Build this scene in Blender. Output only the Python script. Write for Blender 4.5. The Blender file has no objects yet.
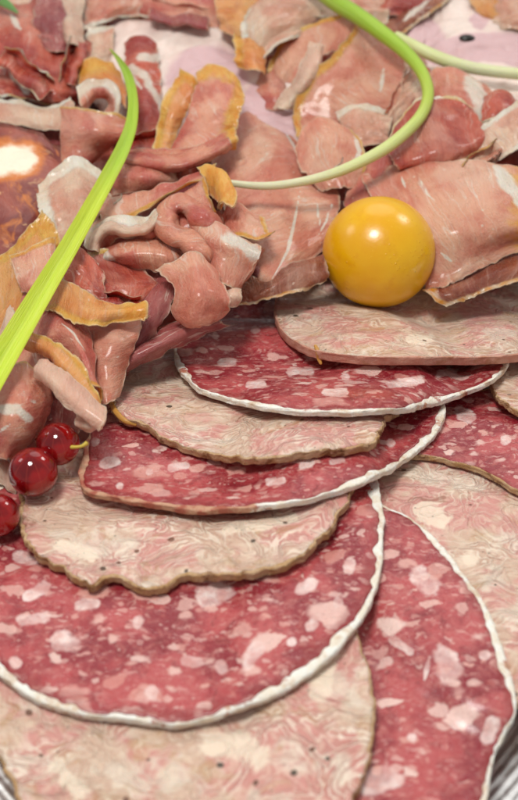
import bpy, math, random
import numpy as np
from mathutils import Vector
random.seed(7); rng = np.random.default_rng(7)
CM = 0.01
scene = bpy.context.scene
col = scene.collection

# ------------------------------------------------------------------ camera geometry (all in centimetres)
PHI = math.radians(45.0); DIST = 37.0; FPX = 1600.0
CAM = np.array([0.0, -DIST*math.cos(PHI), DIST*math.sin(PHI)])
FW = np.array([0, math.cos(PHI), -math.sin(PHI)]); UP = np.array([0, math.sin(PHI), math.cos(PHI)]); RT = np.array([1.0, 0, 0])
def ray(u, v):
    u = np.asarray(u, float); v = np.asarray(v, float)
    d = FW + ((u-259)/FPX)[..., None]*RT + ((400-v)/FPX)[..., None]*UP
    return d/np.linalg.norm(d, axis=-1, keepdims=True)
def at_height(u, v, z):
    d = ray(u, v); k = (z-CAM[2])/d[..., 2]
    return CAM + d*k[..., None]
MOUND = 0.95
def heap(u, v, d):                       # point on the platter heap, lifted by d
    r = ray(u, v)
    return at_height(u, v, MOUND) - r*np.asarray(d, float)[..., None]

# ------------------------------------------------------------------ numpy noise
def _h(ix, iy, seed):
    n = (ix.astype(np.int64)*374761393 + iy.astype(np.int64)*668265263 + seed*1442695041) & 0x7fffffff
    n = ((n ^ (n >> 13))*1274126177) & 0x7fffffff
    n = (n ^ (n >> 16)) & 0xffff
    return n/32767.5 - 1.0
def vnoise(x, y, seed=0):
    x = np.asarray(x, float); y = np.asarray(y, float) + 0*x
    ix = np.floor(x); iy = np.floor(y); fx = x-ix; fy = y-iy
    fx = fx*fx*(3-2*fx); fy = fy*fy*(3-2*fy)
    a = _h(ix, iy, seed); b = _h(ix+1, iy, seed); c = _h(ix, iy+1, seed); d = _h(ix+1, iy+1, seed)
    return (a*(1-fx)+b*fx)*(1-fy) + (c*(1-fx)+d*fx)*fy
def fnoise(x, y, seed=0, octv=3):
    s = 0; a = 1; t = 0
    for k in range(octv):
        s = s + a*vnoise(np.asarray(x)*2**k, np.asarray(y)*2**k, seed+17*k); t += a; a *= .5
    return s/t
def sstep(x, a, b):
    t = np.clip((x-a)/(b-a), 0, 1); return t*t*(3-2*t)

# ------------------------------------------------------------------ object helpers
def setp(o, label=None, cat=None, group=None, kind=None):
    if label: o['label'] = label
    if cat: o['category'] = cat
    if group: o['group'] = group
    if kind: o['kind'] = kind
    return o
def root(name, loc, label, cat, group=None):
    o = bpy.data.objects.new(name, None); col.objects.link(o)
    o.location = Vector(loc)*CM; o.empty_display_size = .01
    return setp(o, label, cat, group)
def mesh(name, verts, faces, mat, parent=None, attrs=None, normals=None, smooth=True, origin=None):
    verts = np.asarray(verts, float)
    if parent is not None: org = np.array(parent['_o']) if '_o' in parent else np.array(parent.location)/CM
    else: org = verts.mean(0) if origin is None else np.asarray(origin, float)
    me = bpy.data.meshes.new(name)
    me.from_pydata(((verts-org)*CM).tolist(), [], faces)
    me.update()
    for k, a in (attrs or {}).items():
        a = np.asarray(a, float)
        if a.ndim == 2:
            at = me.attributes.new(k, 'FLOAT_VECTOR', 'POINT'); at.data.foreach_set('vector', a.ravel())
        else:
            at = me.attributes.new(k, 'FLOAT', 'POINT'); at.data.foreach_set('value', a)
    if smooth: me.polygons.foreach_set('use_smooth', [True]*len(me.polygons))
    if normals is not None: me.normals_split_custom_set_from_vertices(np.asarray(normals).tolist())
    me.materials.append(mat)
    o = bpy.data.objects.new(name, me); col.objects.link(o)
    if parent is not None: o.parent = parent
    else: o.location = Vector(org)*CM
    return o

# ------------------------------------------------------------------ materials
def lin(r, g, b):
    f = lambda c: ((c/255+.055)/1.055)**2.4 if c/255 > .04045 else c/255/12.92
    return (f(r), f(g), f(b), 1)
class NT:
    def __init__(s, name):
        s.m = bpy.data.materials.new(name); s.m.use_nodes = True; s.t = s.m.node_tree
        s.b = s.t.nodes['Principled BSDF']; s.b.subsurface_method = 'RANDOM_WALK'
    def n(s, typ, **kw):
        nd = s.t.nodes.new(typ)
        for k, v in kw.items():
            if hasattr(nd, k) and not isinstance(v, tuple): setattr(nd, k, v)
        return nd
    def L(s, a, b):
        if isinstance(a, (int, float, tuple)): b.default_value = a
        else: s.t.links.new(a, b)
    def attr(s, name, vec=False):
        a = s.t.nodes.new('ShaderNodeAttribute'); a.attribute_name = name
        return a.outputs['Vector'] if vec else a.outputs['Fac']
    def noise(s, vec, scale, detail=3, rough=.5, dist=0, color=False):
        n = s.t.nodes.new('ShaderNodeTexNoise'); s.L(vec, n.inputs['Vector'])
        n.inputs['Scale'].default_value = scale; n.inputs['Detail'].default_value = detail
        n.inputs['Roughness'].default_value = rough; n.inputs['Distortion'].default_value = dist
        return n.outputs['Color'] if color else n.outputs['Fac']
    def vor(s, vec, scale, feat='F1', rnd=1, out='Distance'):
        n = s.t.nodes.new('ShaderNodeTexVoronoi'); n.feature = feat; s.L(vec, n.inputs['Vector'])
        n.inputs['Scale'].default_value = scale; n.inputs['Randomness'].default_value = rnd
        return n if out is None else n.outputs[out]
    def math(s, op, a, b=0.0, c=None, clamp=False):
        n = s.t.nodes.new('ShaderNodeMath'); n.operation = op; n.use_clamp = clamp
        s.L(a, n.inputs[0]); s.L(b, n.inputs[1])
        if c is not None: s.L(c, n.inputs[2])
        return n.outputs[0]
    def ramp(s, x, a, b, lo=0.0, hi=1.0):
        n = s.t.nodes.new('ShaderNodeMapRange'); n.interpolation_type = 'SMOOTHSTEP'
        s.L(x, n.inputs[0]); s.L(a, n.inputs[1]); s.L(b, n.inputs[2])
        n.inputs[3].default_value = lo; n.inputs[4].default_value = hi
        return n.outputs[0]
    def mix(s, f, a, b):
        n = s.t.nodes.new('ShaderNodeMix'); n.data_type = 'RGBA'
        s.L(f, n.inputs[0]); s.L(a, n.inputs[6]); s.L(b, n.inputs[7]); return n.outputs[2]
    def vadd(s, a, b, k):                      # a + (b-0.5)*k
        m1 = s.t.nodes.new('ShaderNodeVectorMath'); m1.operation = 'SUBTRACT'; s.L(b, m1.inputs[0]); m1.inputs[1].default_value = (.5, .5, .5)
        m2 = s.t.nodes.new('ShaderNodeVectorMath'); m2.operation = 'MULTIPLY_ADD'; s.t.links.new(m1.outputs[0], m2.inputs[0])
        m2.inputs[1].default_value = (k, k, k); s.L(a, m2.inputs[2]); return m2.outputs[0]
    def vscale(s, a, v):
        m = s.t.nodes.new('ShaderNodeVectorMath'); m.operation = 'MULTIPLY'; s.L(a, m.inputs[0]); m.inputs[1].default_value = v; return m.outputs[0]
    def bump(s, h, dist, strength=1.0):
        n = s.t.nodes.new('ShaderNodeBump'); s.L(h, n.inputs['Height']); n.inputs['Distance'].default_value = dist*CM
        n.inputs['Strength'].default_value = strength; s.t.links.new(n.outputs[0], s.b.inputs['Normal'])
    def set(s, **kw):
        for k, v in kw.items(): s.L(v, s.b.inputs[k.replace('_', ' ')])
    def sss(s, w, r, scale=.001, col=None):
        s.b.inputs['Subsurface Weight'].default_value = w; s.b.inputs['Subsurface Radius'].default_value = r
        s.b.inputs['Subsurface Scale'].default_value = scale

def salami_mat():
    s = NT('salami_meat'); p = s.attr('pat', True)
    nz = s.noise(p, 1.6, 3, .6, color=True); q = s.vadd(p, nz, .55)
    nf = s.noise(p, 4, 2, .5, color=True); q = s.vadd(q, nf, .09)
    base = s.mix(s.ramp(s.noise(q, .9, 4, .6), .38, .62), lin(142, 28, 42), lin(186, 78, 80))
    base = s.mix(s.ramp(s.noise(q, 5.5, 4, .7), .47, .66, 0, .5), base, lin(196, 116, 108))
    base = s.mix(s.ramp(s.noise(q, 3.1, 3, .6, .6), .56, .70, 0, .6), base, lin(122, 22, 30))
    fc = lin(218, 170, 164)
    sep = s.t.nodes.new('ShaderNodeSeparateColor')
    # coarse fat lumps, cell by cell in different sizes
    outs = []
    for sc, thr, amt in ((1.15, .32, .98), (2.1, .37, .92), (3.9, .34, .66), (7.0, .34, .42)):
        qs = s.vscale(q, (.85, 1.3, 1)); v = s.vor(qs, sc, out=None)
        sp = s.t.nodes.new('ShaderNodeSeparateColor'); s.t.links.new(v.outputs['Color'], sp.inputs[0])
        rad = s.math('MULTIPLY', s.math('POWER', sp.outputs[0], .8), thr*1.25)
        edge = s.math('SUBTRACT', rad, v.outputs['Distance'])
        f = s.ramp(edge, -.02, s.ramp(s.noise(p, 1.3, 2), .4, .62, .035, .16), 0, 1)
        f = s.math('MULTIPLY', f, s.math('MULTIPLY_ADD', sp.outputs[1], .5, amt-.42))
        outs.append((f, sp))
    c = base
    for i in (3, 2, 1, 0):
        tint = s.mix(outs[i][1].outputs[2], lin(216, 150, 138), lin(236, 202, 192))
        c = s.mix(outs[i][0], c, tint)
    bl = s.math('ADD', s.attr('mark'), s.math('MULTIPLY_ADD', s.noise(p, 2.6, 3, .5), 1.0, -.5))
    al = s.ramp(s.noise(p, 1.7, 2), .35, .6, .5, .95)
    c = s.mix(s.math('MULTIPLY', s.ramp(bl, .42, .64), al), c, s.mix(s.ramp(s.noise(p, 3.5, 4, .6), .35, .65), lin(244, 224, 218), lin(228, 186, 178)))
    fatf = s.ramp(bl, .42, .66)
    c = s.mix(s.ramp(s.noise(s.vscale(p, (1, 1.4, 1)), 13, 4, .75), .55, .75, 0, .22), c, lin(226, 160, 150))
    c = s.mix(s.ramp(s.noise(s.vscale(p, (1.3, 1, 1)), 10, 4, .75), .56, .74, 0, .4), c, lin(116, 30, 34))
    streak = s.noise(s.vscale(q, (.8, 2.6, 1)), 3.3, 4, .7, .3)
    c = s.mix(s.ramp(streak, .57, .70, 0, .6), c, lin(224, 172, 164))
    c = s.mix(s.ramp(s.math('ADD', s.attr('fr'), s.math('MULTIPLY_ADD', s.noise(p, 1.5, 3), .16, -.08)), .93, .995, 0, .55), c, lin(136, 24, 24))
    s.set(Base_Color=c, Roughness=s.ramp(s.noise(p, 3, 3), .3, .7, .22, .5), Coat_Weight=.35, Coat_Roughness=.18)
    s.b.inputs['Specular IOR Level'].default_value = .5
    s.sss(.25, (1, .35, .25), .0012)
    h = s.math('ADD', s.noise(q, 5, 5, .65), s.math('MULTIPLY', outs[1][0], .35))
    h = s.math('ADD', h, s.math('MULTIPLY', s.noise(p, 22, 2), .25))
    s.bump(h, .05, .9)
    return s.m
def pork_mat():
    s = NT('pork_meat'); p = s.attr('pat', True)
    nz = s.noise(p, .6, 2, .5, color=True); q = s.vadd(p, nz, 2.2)
    nf = s.noise(p, 2.4, 3, .55, color=True); q = s.vadd(q, nf, .32)
    g = s.noise(s.vscale(q, (1, 1.5, 1)), .62, 2.6, .5, .6)
    w = s.math('SINE', s.math('MULTIPLY', g, 96.0))
    w2 = s.math('SINE', s.math('MULTIPLY', s.noise(q, 1.1, 3, .5, .4), 58.0))
    pat = s.noise(p, .75, 3, .6)
    base = s.mix(s.ramp(pat, .44, .56), lin(210, 178, 156), lin(208, 146, 136))
    base = s.mix(s.ramp(s.noise(s.vadd(p, nz, .8), 1.1, 4, .6), .52, .62, 0, .7), base, lin(226, 210, 192))
    base = s.mix(s.ramp(s.noise(q, 1.3, 3, .6), .56, .66, 0, .55), base, lin(188, 148, 104))
    msk = s.ramp(s.noise(p, .7, 3, .6), .42, .66, .12, .8)
    base = s.mix(s.math('MULTIPLY', s.ramp(w, .35, .98), msk), base, lin(238, 222, 204))
    base = s.mix(s.math('MULTIPLY', s.ramp(w, -.99, -.7, 1, 0), s.math('MULTIPLY', msk, .6)), base, lin(172, 116, 102))
    base = s.mix(s.ramp(w2, .4, 1, 0, .3), base, lin(238, 220, 196))
    base = s.mix(s.ramp(s.noise(p, 11, 4, .75), .52, .75, 0, .35), base, lin(160, 120, 98))
    base = s.mix(s.ramp(s.noise(s.vscale(q, (.6, 3.2, 1)), 1.1, 4, .65), .64, .70, 0, .6), base, lin(140, 84, 56))
    bl = s.math('ADD', s.attr('mark'), s.math('MULTIPLY_ADD', s.noise(q, 2.2, 5, .65), 1.8, -.9))
    base = s.mix(s.ramp(bl, .40, .62, 0, .8), base, lin(240, 222, 200))
    v = s.vor(s.vadd(p, nf, .12), 3.2, out=None); sp = s.t.nodes.new('ShaderNodeSeparateColor'); s.t.links.new(v.outputs['Color'], sp.inputs[0])
    sz = s.ramp(sp.outputs[0], .55, 1, 0, .24)
    sz = s.math('MULTIPLY', sz, s.ramp(s.noise(p, .8, 2), .30, .46))
    f = s.ramp(s.math('SUBTRACT', sz, v.outputs['Distance']), 0, .035, 0, .92)
    base = s.mix(f, base, s.mix(sp.outputs[1], lin(52, 50, 34), lin(120, 70, 44)))
    v2 = s.vor(p, 9, out=None); sp2 = s.t.nodes.new('ShaderNodeSeparateColor'); s.t.links.new(v2.outputs['Color'], sp2.inputs[0])
    f2 = s.ramp(s.math('SUBTRACT', s.ramp(sp2.outputs[0], .84, 1, 0, .24), v2.outputs['Distance']), 0, .05, 0, .6)
    base = s.mix(f2, base, lin(84, 66, 50))
    s.set(Base_Color=base, Roughness=s.ramp(s.noise(p, 4, 3), .3, .7, .32, .6), Coat_Weight=.3, Coat_Roughness=.2)
    s.sss(.25, (1, .5, .35), .0012)
    h = s.math('ADD', s.math('MULTIPLY', w, .22), s.noise(q, 5, 5, .65))
    h = s.math('SUBTRACT', h, s.math('MULTIPLY', f, .5))
    s.bump(h, .05, .9)
    return s.m
def rind_mat(name, c1, c2, c3, b=.03, spot=.6, bare=None):
    s = NT(name); p = s.attr('pat', True)
    n = s.noise(p, 3.0, 4, .65)
    c = s.mix(s.ramp(n, .40, .60), c1, c2)
    c = s.mix(s.ramp(s.noise(s.vscale(p, (1, 1, 1.3)), 1.7, 4, .7, .5), .50, .64, 0, spot), c, c3)
    c = s.mix(s.ramp(s.noise(p, 14, 3, .7), .5, .75, 0, .4), c, c1)
    if bare:
        gap = s.ramp(s.math('ADD', s.attr('cov'), s.math('MULTIPLY_ADD', s.noise(p, 1.5, 5, .7), 2.0, -1.44)), .22, .40)
        c = s.mix(gap, s.mix(s.ramp(s.noise(p, 3.5, 4), .4, .6), bare, lin(206, 160, 130)), c)
    s.set(Base_Color=c, Roughness=.72); s.sss(.12, (1, .6, .4), .001)
    s.bump(s.math('ADD', s.noise(p, 7, 5, .7), s.math('MULTIPLY', s.noise(p, 30, 2), .4)), b)
    return s.m
def ham_mat(name, lean, lean2, rimc, rim2, streakc=lin(232, 196, 178), streak=.5, rough=.3, fleshy=.5):
    s = NT(name); p = s.attr('pat', True)
    nz = s.noise(p, 1.0, 3, .55, color=True); q = s.vadd(p, nz, .55)
    c = s.mix(s.ramp(s.noise(q, .8, 4, .6), .36, .64), lean, lean2)
    fib = s.noise(s.vscale(q, (.7, 5.5, 1)), 1.5, 4, .6)
    c = s.mix(s.ramp(fib, .5, .75, 0, .25), c, streakc)
    c = s.mix(s.ramp(s.noise(q, .55, 3, .55, .4), .52, .7, 0, .6), c, s.mix(.5, lean2, lin(232, 194, 172)))
    c = s.mix(s.ramp(s.noise(q, 1.3, 4, .6), .56, .72, 0, .45), c, s.mix(.55, lean, lin(136, 44, 44)))
    c = s.mix(s.ramp(fib, .44, .28, 0, .35), c, s.mix(.5, lean, lin(120, 40, 42)))
    st = s.noise(s.vscale(q, (.22, 2.3, 1)), 1.5, 2, .45, .25)
    band = s.math('ABSOLUTE', s.math('SUBTRACT', st, .56))
    c = s.mix(s.math('MULTIPLY', s.ramp(band, .024, .002, 0, streak), s.ramp(s.noise(p, .8, 2), .46, .62)), c, lin(236, 212, 198))
    v = s.vor(s.vadd(p, s.noise(p, 6, 2, color=True), .1), 5.5, out=None); sp = s.t.nodes.new('ShaderNodeSeparateColor'); s.t.links.new(v.outputs['Color'], sp.inputs[0])
    f = s.ramp(s.math('SUBTRACT', s.ramp(sp.outputs[0], .8, 1, 0, .22), v.outputs['Distance']), 0, .06, 0, .55)
    c = s.mix(f, c, lin(238, 208, 190))
    n1 = s.math('MULTIPLY_ADD', s.noise(p, 2.4, 4, .6), .8, -.4)
    rim = s.math('ADD', s.attr('rim'), n1)
    rc = s.mix(s.ramp(s.noise(p, 2.2, 4, .65), .36, .64), rimc, rim2)
    c = s.mix(s.ramp(rim, .28, .62, 0, .93), c, rc)
    eg = s.ramp(s.math('ADD', s.attr('edge'), s.math('MULTIPLY_ADD', s.noise(p, 3.5, 3), .10, -.05)), .055, .005, 0, .42)
    c = s.mix(eg, c, lin(240, 208, 176))
    mk = s.math('ADD', s.attr('mark'), s.math('MULTIPLY', n1, 1.3))
    c = s.mix(s.ramp(mk, .38, .72, 0, .85), c, s.mix(s.noise(p, 5, 3), lin(244, 232, 220), lin(228, 202, 184)))
    s.set(Base_Color=c, Roughness=s.ramp(s.noise(p, 3.5, 4, .6), .3, .7, rough-.1, rough+.18), Coat_Weight=.3, Coat_Roughness=.16)
    s.sss(.5, (1, .45, .3), .0026)
    h = s.math('ADD', s.math('MULTIPLY', fib, .8), s.noise(q, 4.5, 5, .65))
    h = s.math('ADD', h, s.math('MULTIPLY', s.noise(s.vscale(p, (1, 2, 1)), 11, 4, .75), .9))
    s.bump(h, .05, .9)
    c2 = None
    return s.m

Y1, Y2 = lin(214, 138, 26), lin(228, 172, 78)
W1, W2 = lin(238, 222, 206), lin(226, 196, 172)
M = dict(
    salami=salami_mat(), pork=pork_mat(),
    mould=rind_mat('mouldy_casing', lin(248, 246, 238), lin(240, 230, 212), lin(204, 166, 124), .05, bare=lin(176, 98, 78)),
    crust=rind_mat('browned_crust', lin(196, 154, 104), lin(212, 178, 140), lin(122, 70, 28), .08, .9, bare=lin(198, 150, 120)),
    pinkcrust=rind_mat('pink_cut_edge', lin(202, 142, 122), lin(206, 158, 138), lin(164, 112, 66), .04, .6),
    ham=ham_mat('ham_pink', lin(188, 88, 76), lin(226, 150, 122), Y1, Y2),
    hamsal=ham_mat('ham_salmon', lin(204, 116, 94), lin(232, 166, 138), Y1, Y2),
    hamred=ham_mat('ham_red', lin(152, 46, 38), lin(200, 96, 72), W1, Y2, streak=.35),
    hampur=ham_mat('ham_purple', lin(142, 62, 64), lin(178, 100, 94), W1, W2, streak=.8),
    hampale=ham_mat('ham_pale', lin(210, 146, 122), lin(230, 188, 162), W1, W2, streak=.6),
    hamfat=ham_mat('ham_fat', lin(228, 194, 170), lin(218, 170, 148), W1, W2, streak=.2),
    hamwhite=ham_mat('ham_whiterim', lin(188, 94, 78), lin(218, 144, 118), W1, W2),
    hamgold=ham_mat('ham_gold', lin(212, 126, 58), lin(230, 160, 92), Y1, Y2, streak=.2),
    crustdark=ham_mat('ham_dark', lin(120, 56, 36), lin(160, 92, 60), Y1, W2, streak=.2),
)
def mort_mat():
    s = NT('cooked_ham'); p = s.attr('pat', True)
    c = s.mix(s.ramp(s.noise(p, .8, 3), .35, .65), lin(234, 216, 206), lin(226, 202, 192))
    mk = s.math('ADD', s.attr('mark'), s.math('MULTIPLY_ADD', s.noise(p, 1.1, 3), .3, -.15))
    c = s.mix(s.ramp(mk, .35, .5), c, s.mix(s.noise(p, 1, 3), lin(216, 182, 184), lin(206, 170, 172)))
    v = s.vor(p, 3, out='Distance'); c = s.mix(s.ramp(v, .07, .03, 0, .3), c, lin(240, 228, 220))
    s.set(Base_Color=c, Roughness=.42); s.sss(.3, (1, .6, .5), .002); s.bump(s.noise(p, 6, 4), .02)
    return s.m
M['mort'] = mort_mat()
def chor_mat():
    s = NT('dark_sausage_slice'); p = s.attr('pat', True)
    q = s.vadd(p, s.noise(p, .9, 3, color=True), .9)
    c = s.mix(s.ramp(s.noise(q, .9, 4), .35, .65), lin(118, 52, 48), lin(164, 92, 78))
    c = s.mix(s.ramp(s.noise(s.vscale(q, (.6, 1.8, 1)), 1.6, 4, .6, .6), .52, .66, 0, .85), c, lin(206, 122, 52))
    c = s.mix(s.ramp(s.noise(q, 2.8, 4, .6), .6, .72, 0, .6), c, lin(226, 178, 130))
    mk = s.math('ADD', s.attr('mark'), s.math('MULTIPLY_ADD', s.noise(p, 1.1, 4, .6), .9, -.45))
    c = s.mix(s.ramp(mk, .08, .42, 0, .9), c, lin(216, 128, 56))
    c = s.mix(s.ramp(mk, .34, .6, 0, .97), c, lin(246, 236, 214))
    c = s.mix(s.ramp(s.attr('rim'), .3, .6, 0, .9), c, lin(104, 46, 30))
    s.set(Base_Color=c, Roughness=.33); s.sss(.2, (1, .4, .3), .0015); s.bump(s.noise(q, 5, 4), .04)
    return s.m
M['chor'] = chor_mat()

# ------------------------------------------------------------------ splines
def cr_open(pts, n):
    P = np.asarray(pts, float); P = np.vstack([2*P[0]-P[1], P, 2*P[-1]-P[-2]])
    t = np.linspace(0, len(P)-3-1e-6, n); i = t.astype(int); f = (t-i)[:, None]
    a, b, c, d = P[i], P[i+1], P[i+2], P[i+3]
    return .5*((2*b)+(c-a)*f+(2*a-5*b+4*c-d)*f**2+(3*b-a-3*c+d)*f**3)
def cr_at(P, t):                                   # P (k, ...) sampled at t in 0..1 (array n)
    P = np.asarray(P, float); P = np.concatenate([2*P[:1]-P[1:2], P, 2*P[-1:]-P[-2:-1]])
    k = P.shape[0]-3
    x = np.clip(t, 0, 1)*k*(1-1e-9); i = np.minimum(x.astype(int), k-1); f = x-i
    sh = (len(t),)+(1,)*(P.ndim-1); f = f.reshape(sh)
    a, b, c, d = P[i], P[i+1], P[i+2], P[i+3]
    return .5*((2*b)+(c-a)*f+(2*a-5*b+4*c-d)*f**2+(3*b-a-3*c+d)*f**3)
def cr_closed(pts, n):
    P = np.asarray(pts, float); k = len(P)
    t = np.linspace(0, k, n, endpoint=False); i = t.astype(int); f = (t-i)[:, None]
    a, b, c, d = P[(i-1) % k], P[i % k], P[(i+1) % k], P[(i+2) % k]
    return .5*((2*b)+(c-a)*f+(2*a-5*b+4*c-d)*f**2+(3*b-a-3*c+d)*f**3)
def resample_closed(P, n):
    Q = np.vstack([P, P[:1]]); L = np.r_[0, np.cumsum(np.linalg.norm(np.diff(Q, axis=0), axis=1))]
    t = np.linspace(0, L[-1], n, endpoint=False)
    return np.stack([np.interp(t, L, Q[:, k]) for k in range(Q.shape[1])], 1), L[-1]
def seg_mark(U, V, marks):
    """largest value over a list of (points, radius): 1 on the line, .5 at the radius"""
    out = np.zeros(U.shape)
    for pts, r in marks:
        pts = list(pts)
        if len(pts) == 1: pts = pts*2
        best = np.full(U.shape, 1e9)
        nseg = len(pts)-1
        for q_, ((ax, ay), (bx, by)) in enumerate(zip(pts[:-1], pts[1:])):
            dx, dy = bx-ax, by-ay; L = dx*dx+dy*dy+1e-9
            t = np.clip(((U-ax)*dx+(V-ay)*dy)/L, 0, 1)
            tp = 1.0 if r > 3 else .2+.8*np.sin(np.pi*np.clip((q_+t)/nseg, .02, .98))
            best = np.minimum(best, np.hypot(U-ax-t*dx, V-ay-t*dy)/tp)
        out = np.maximum(out, np.clip(1-.5*best/r, 0, 1))
    return out

# ------------------------------------------------------------------ stacked slices
GX0, GX1, GY0, GY1, GR = -11., 11., -17., 14., .06
gx = np.arange(GX0, GX1, GR); gy = np.arange(GY0, GY1, GR)
GXX, GYY = np.meshgrid(gx, gy)                       # [iy, ix]
def Wsurf(y):
    # the pile leans on the raised tray rim at the front and sinks towards the middle of the tray
    yy = np.linspace(-17, 14, 400)
    sl = -(0.03+.16*sstep(yy, -9.5, -2))*(1-sstep(yy, 1.5, 4.5))
    z = np.cumsum(sl)*(yy[1]-yy[0]); z = z - np.interp(-10, yy, z) + 1.95
    return np.interp(y, yy, z)
H = np.zeros_like(GXX)
def shiftmax(A, r):
    B = A.copy()
    for ax in (0, 1):
        C = B.copy()
        for k in range(1, r+1):
            C = np.maximum(C, np.roll(B, k, ax)); C = np.maximum(C, np.roll(B, -k, ax))
        B = C
    return B
def blur(A, r):
    w = np.hanning(2*r+3)[1:-1]; w /= w.sum(); B = A
    for ax in (0, 1):
        C = np.zeros_like(B)
        for k in range(-r, r+1): C += w[k+r]*np.roll(B, k, ax)
        B = C
    return B
def samp(G, x, y):
    fx = np.clip((x-GX0)/GR, 0, len(gx)-1.001); fy = np.clip((y-GY0)/GR, 0, len(gy)-1.001)
    ix = fx.astype(int); iy = fy.astype(int); a = fx-ix; b = fy-iy
    return (G[iy, ix]*(1-a)+G[iy, ix+1]*a)*(1-b)+(G[iy+1, ix]*(1-a)+G[iy+1, ix+1]*a)*b
def inpoly(P):
    ins = np.zeros(GXX.shape, bool); n = len(P)
    for i in range(n):
        x0, y0 = P[i]; x1, y1 = P[(i+1) % n]
        if y0 == y1: continue
        c = ((GYY > y0) != (GYY > y1))
        xi = x0+(GYY-y0)*(x1-x0)/(y1-y0)
        ins ^= c & (GXX < xi)
    return ins
def hit(u, v, S, extra):
    """pixel rays onto height field Wsurf + S + extra"""
    d = ray(u, v); z = np.full(np.shape(u), 1.5)
    for _ in range(30):
        p = CAM + d*((z-CAM[2])/d[..., 2])[..., None]
        zn = Wsurf(p[..., 1]) + samp(S, p[..., 0], p[..., 1]) + extra
        z = z*.5 + zn*.5
    return CAM + d*((z-CAM[2])/d[..., 2])[..., None]
TOPS = {}
def slice_(key, kind, outline, th, seed, label, marks=(), rw=.10, rag=.03, rot=0, crustmat=None, part='casing', wav=.03, smooth_r=8, cover=None, tear=0.0):
    global H
    S = blur(shiftmax(H, smooth_r), smooth_r)
    S = S + .03 + wav*(1+fnoise(GXX*.33+seed, GYY*.33, seed, 2))
    o = cr_closed(outline, 900)
    P = hit(o[:, 0], o[:, 1], S, th)
    N = 420
    Q, Ltot = resample_closed(P[:, :2], N)
    def nrm(Q):
        t = np.roll(Q, -3, 0)-np.roll(Q, 3, 0); t /= np.linalg.norm(t, axis=1, keepdims=True)
        n = np.stack([t[:, 1], -t[:, 0]], 1)
        area = .5*np.sum(Q[:, 0]*np.roll(Q[:, 1], -1)-Q[:, 1]*np.roll(Q[:, 0], -1))
        return n if area > 0 else -n
    n = nrm(Q); ang = np.linspace(0, 2*math.pi, N, endpoint=False)
    cx_, cy_ = np.cos(ang)*Ltot/6.28, np.sin(ang)*Ltot/6.28
    rg = fnoise(cx_*1.2+seed, cy_*1.2, seed, 3)*rag*1.5 + fnoise(cx_*4, cy_*4, seed+3, 3)*rag - tear*np.maximum(0, fnoise(cx_*3, cy_*3, seed+4, 3))*2.2 + tear*.5*fnoise(cx_*9, cy_*9, seed+6, 2)
    Q = Q + n*rg[:, None]; n = nrm(Q)
    H = np.where(inpoly(Q), np.maximum(H, S+th), H)
    TOPS[key] = (S, th)
    c = Q.mean(0)
    so = rng.uniform(0, 40)
    ca, sa = math.cos(rot), math.sin(rot)
    def pat(x, y, z):
        X, Y = x-c[0], (y-c[1])*1.05
        return np.stack([X*ca-Y*sa+so, X*sa+Y*ca, z*1.5+seed*3.1], -1)
    def top(x, y): return Wsurf(y)+samp(S, x, y)+th
    def uvof(x, y, z):
        p = np.stack([x, y, z], -1)-CAM; d = p@FW
        return 259+FPX*(p@RT)/d, 400-FPX*(p@UP)/d
    zc = float(top(c[:1], c[1:])[0])
    r = root('salami_slice' if kind == 'salami' else 'pork_slice', (c[0], c[1], zc-th), label,
             'salami slice' if kind == 'salami' else 'pork slice', 'overlapping salami slices' if kind == 'salami' else 'overlapping pork slices')
    wv = rw*np.clip(.85+1.1*fnoise(cx_*.9, cy_*.9, seed+9, 3)+.5*fnoise(cx_*5, cy_*5, seed+8, 2), .22, 2)
    inner = Q - n*wv[:, None]
    # --- meat: rings top, side hidden by the casing, underside
    fr = np.linspace(0, 1, 58)[1:]; K = len(fr)
    def ring(f): return c + (inner-c)*f
    V = []; 
    for f in fr:
        q = ring(f); z = top(q[:, 0], q[:, 1]) + .012*fnoise(q[:, 0]*1.7, q[:, 1]*1.7, seed+5, 3)
        V.append(np.c_[q, z])
    frb = [1, .8, .5, .2]
    for f in frb:
        q = ring(f); V.append(np.c_[q, top(q[:, 0], q[:, 1])-th+.01])
    ct = np.array([[c[0], c[1], zc]]); cb = np.array([[c[0], c[1], zc-th+.01]])
    VV = np.vstack(V+[ct, cb]); F = []
    R = len(V); ar = np.arange(N); nx = (ar+1) % N
    for k in range(R-1):
        F += np.stack([k*N+ar, (k+1)*N+ar, (k+1)*N+nx, k*N+nx], 1).tolist()
    iC = R*N
    F += [[iC, i, (i+1) % N] for i in range(N)]
    F += [[iC+1, (R-1)*N+(i+1) % N, (R-1)*N+i] for i in range(N)]
    U_, V_ = uvof(VV[:, 0], VV[:, 1], VV[:, 2])
    mesh('meat', VV, F, M[kind], r, dict(pat=pat(VV[:, 0], VV[:, 1], VV[:, 2]), mark=seg_mark(U_, V_, [(a, b*.72 if kind == 'salami' else b) for a, b in marks]), fr=np.r_[np.repeat(fr, N), np.repeat(frb, N), 0, 0]))
    # --- casing ring
    prof = [(1.25, -.03), (1.0, .002), (.6, .004), (.3, .001), (.12, -.006), (.03, -.02), (0, -.035), (.02, -.4*th), (.0, -.65*th), (.02, -th+.035), (.1, -th+.015), (.6, -th-.0), (1.2, -th+.01)]
    RV = []
    lump = fnoise(cx_*2.5, cy_*2.5, seed+21, 3)
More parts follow.
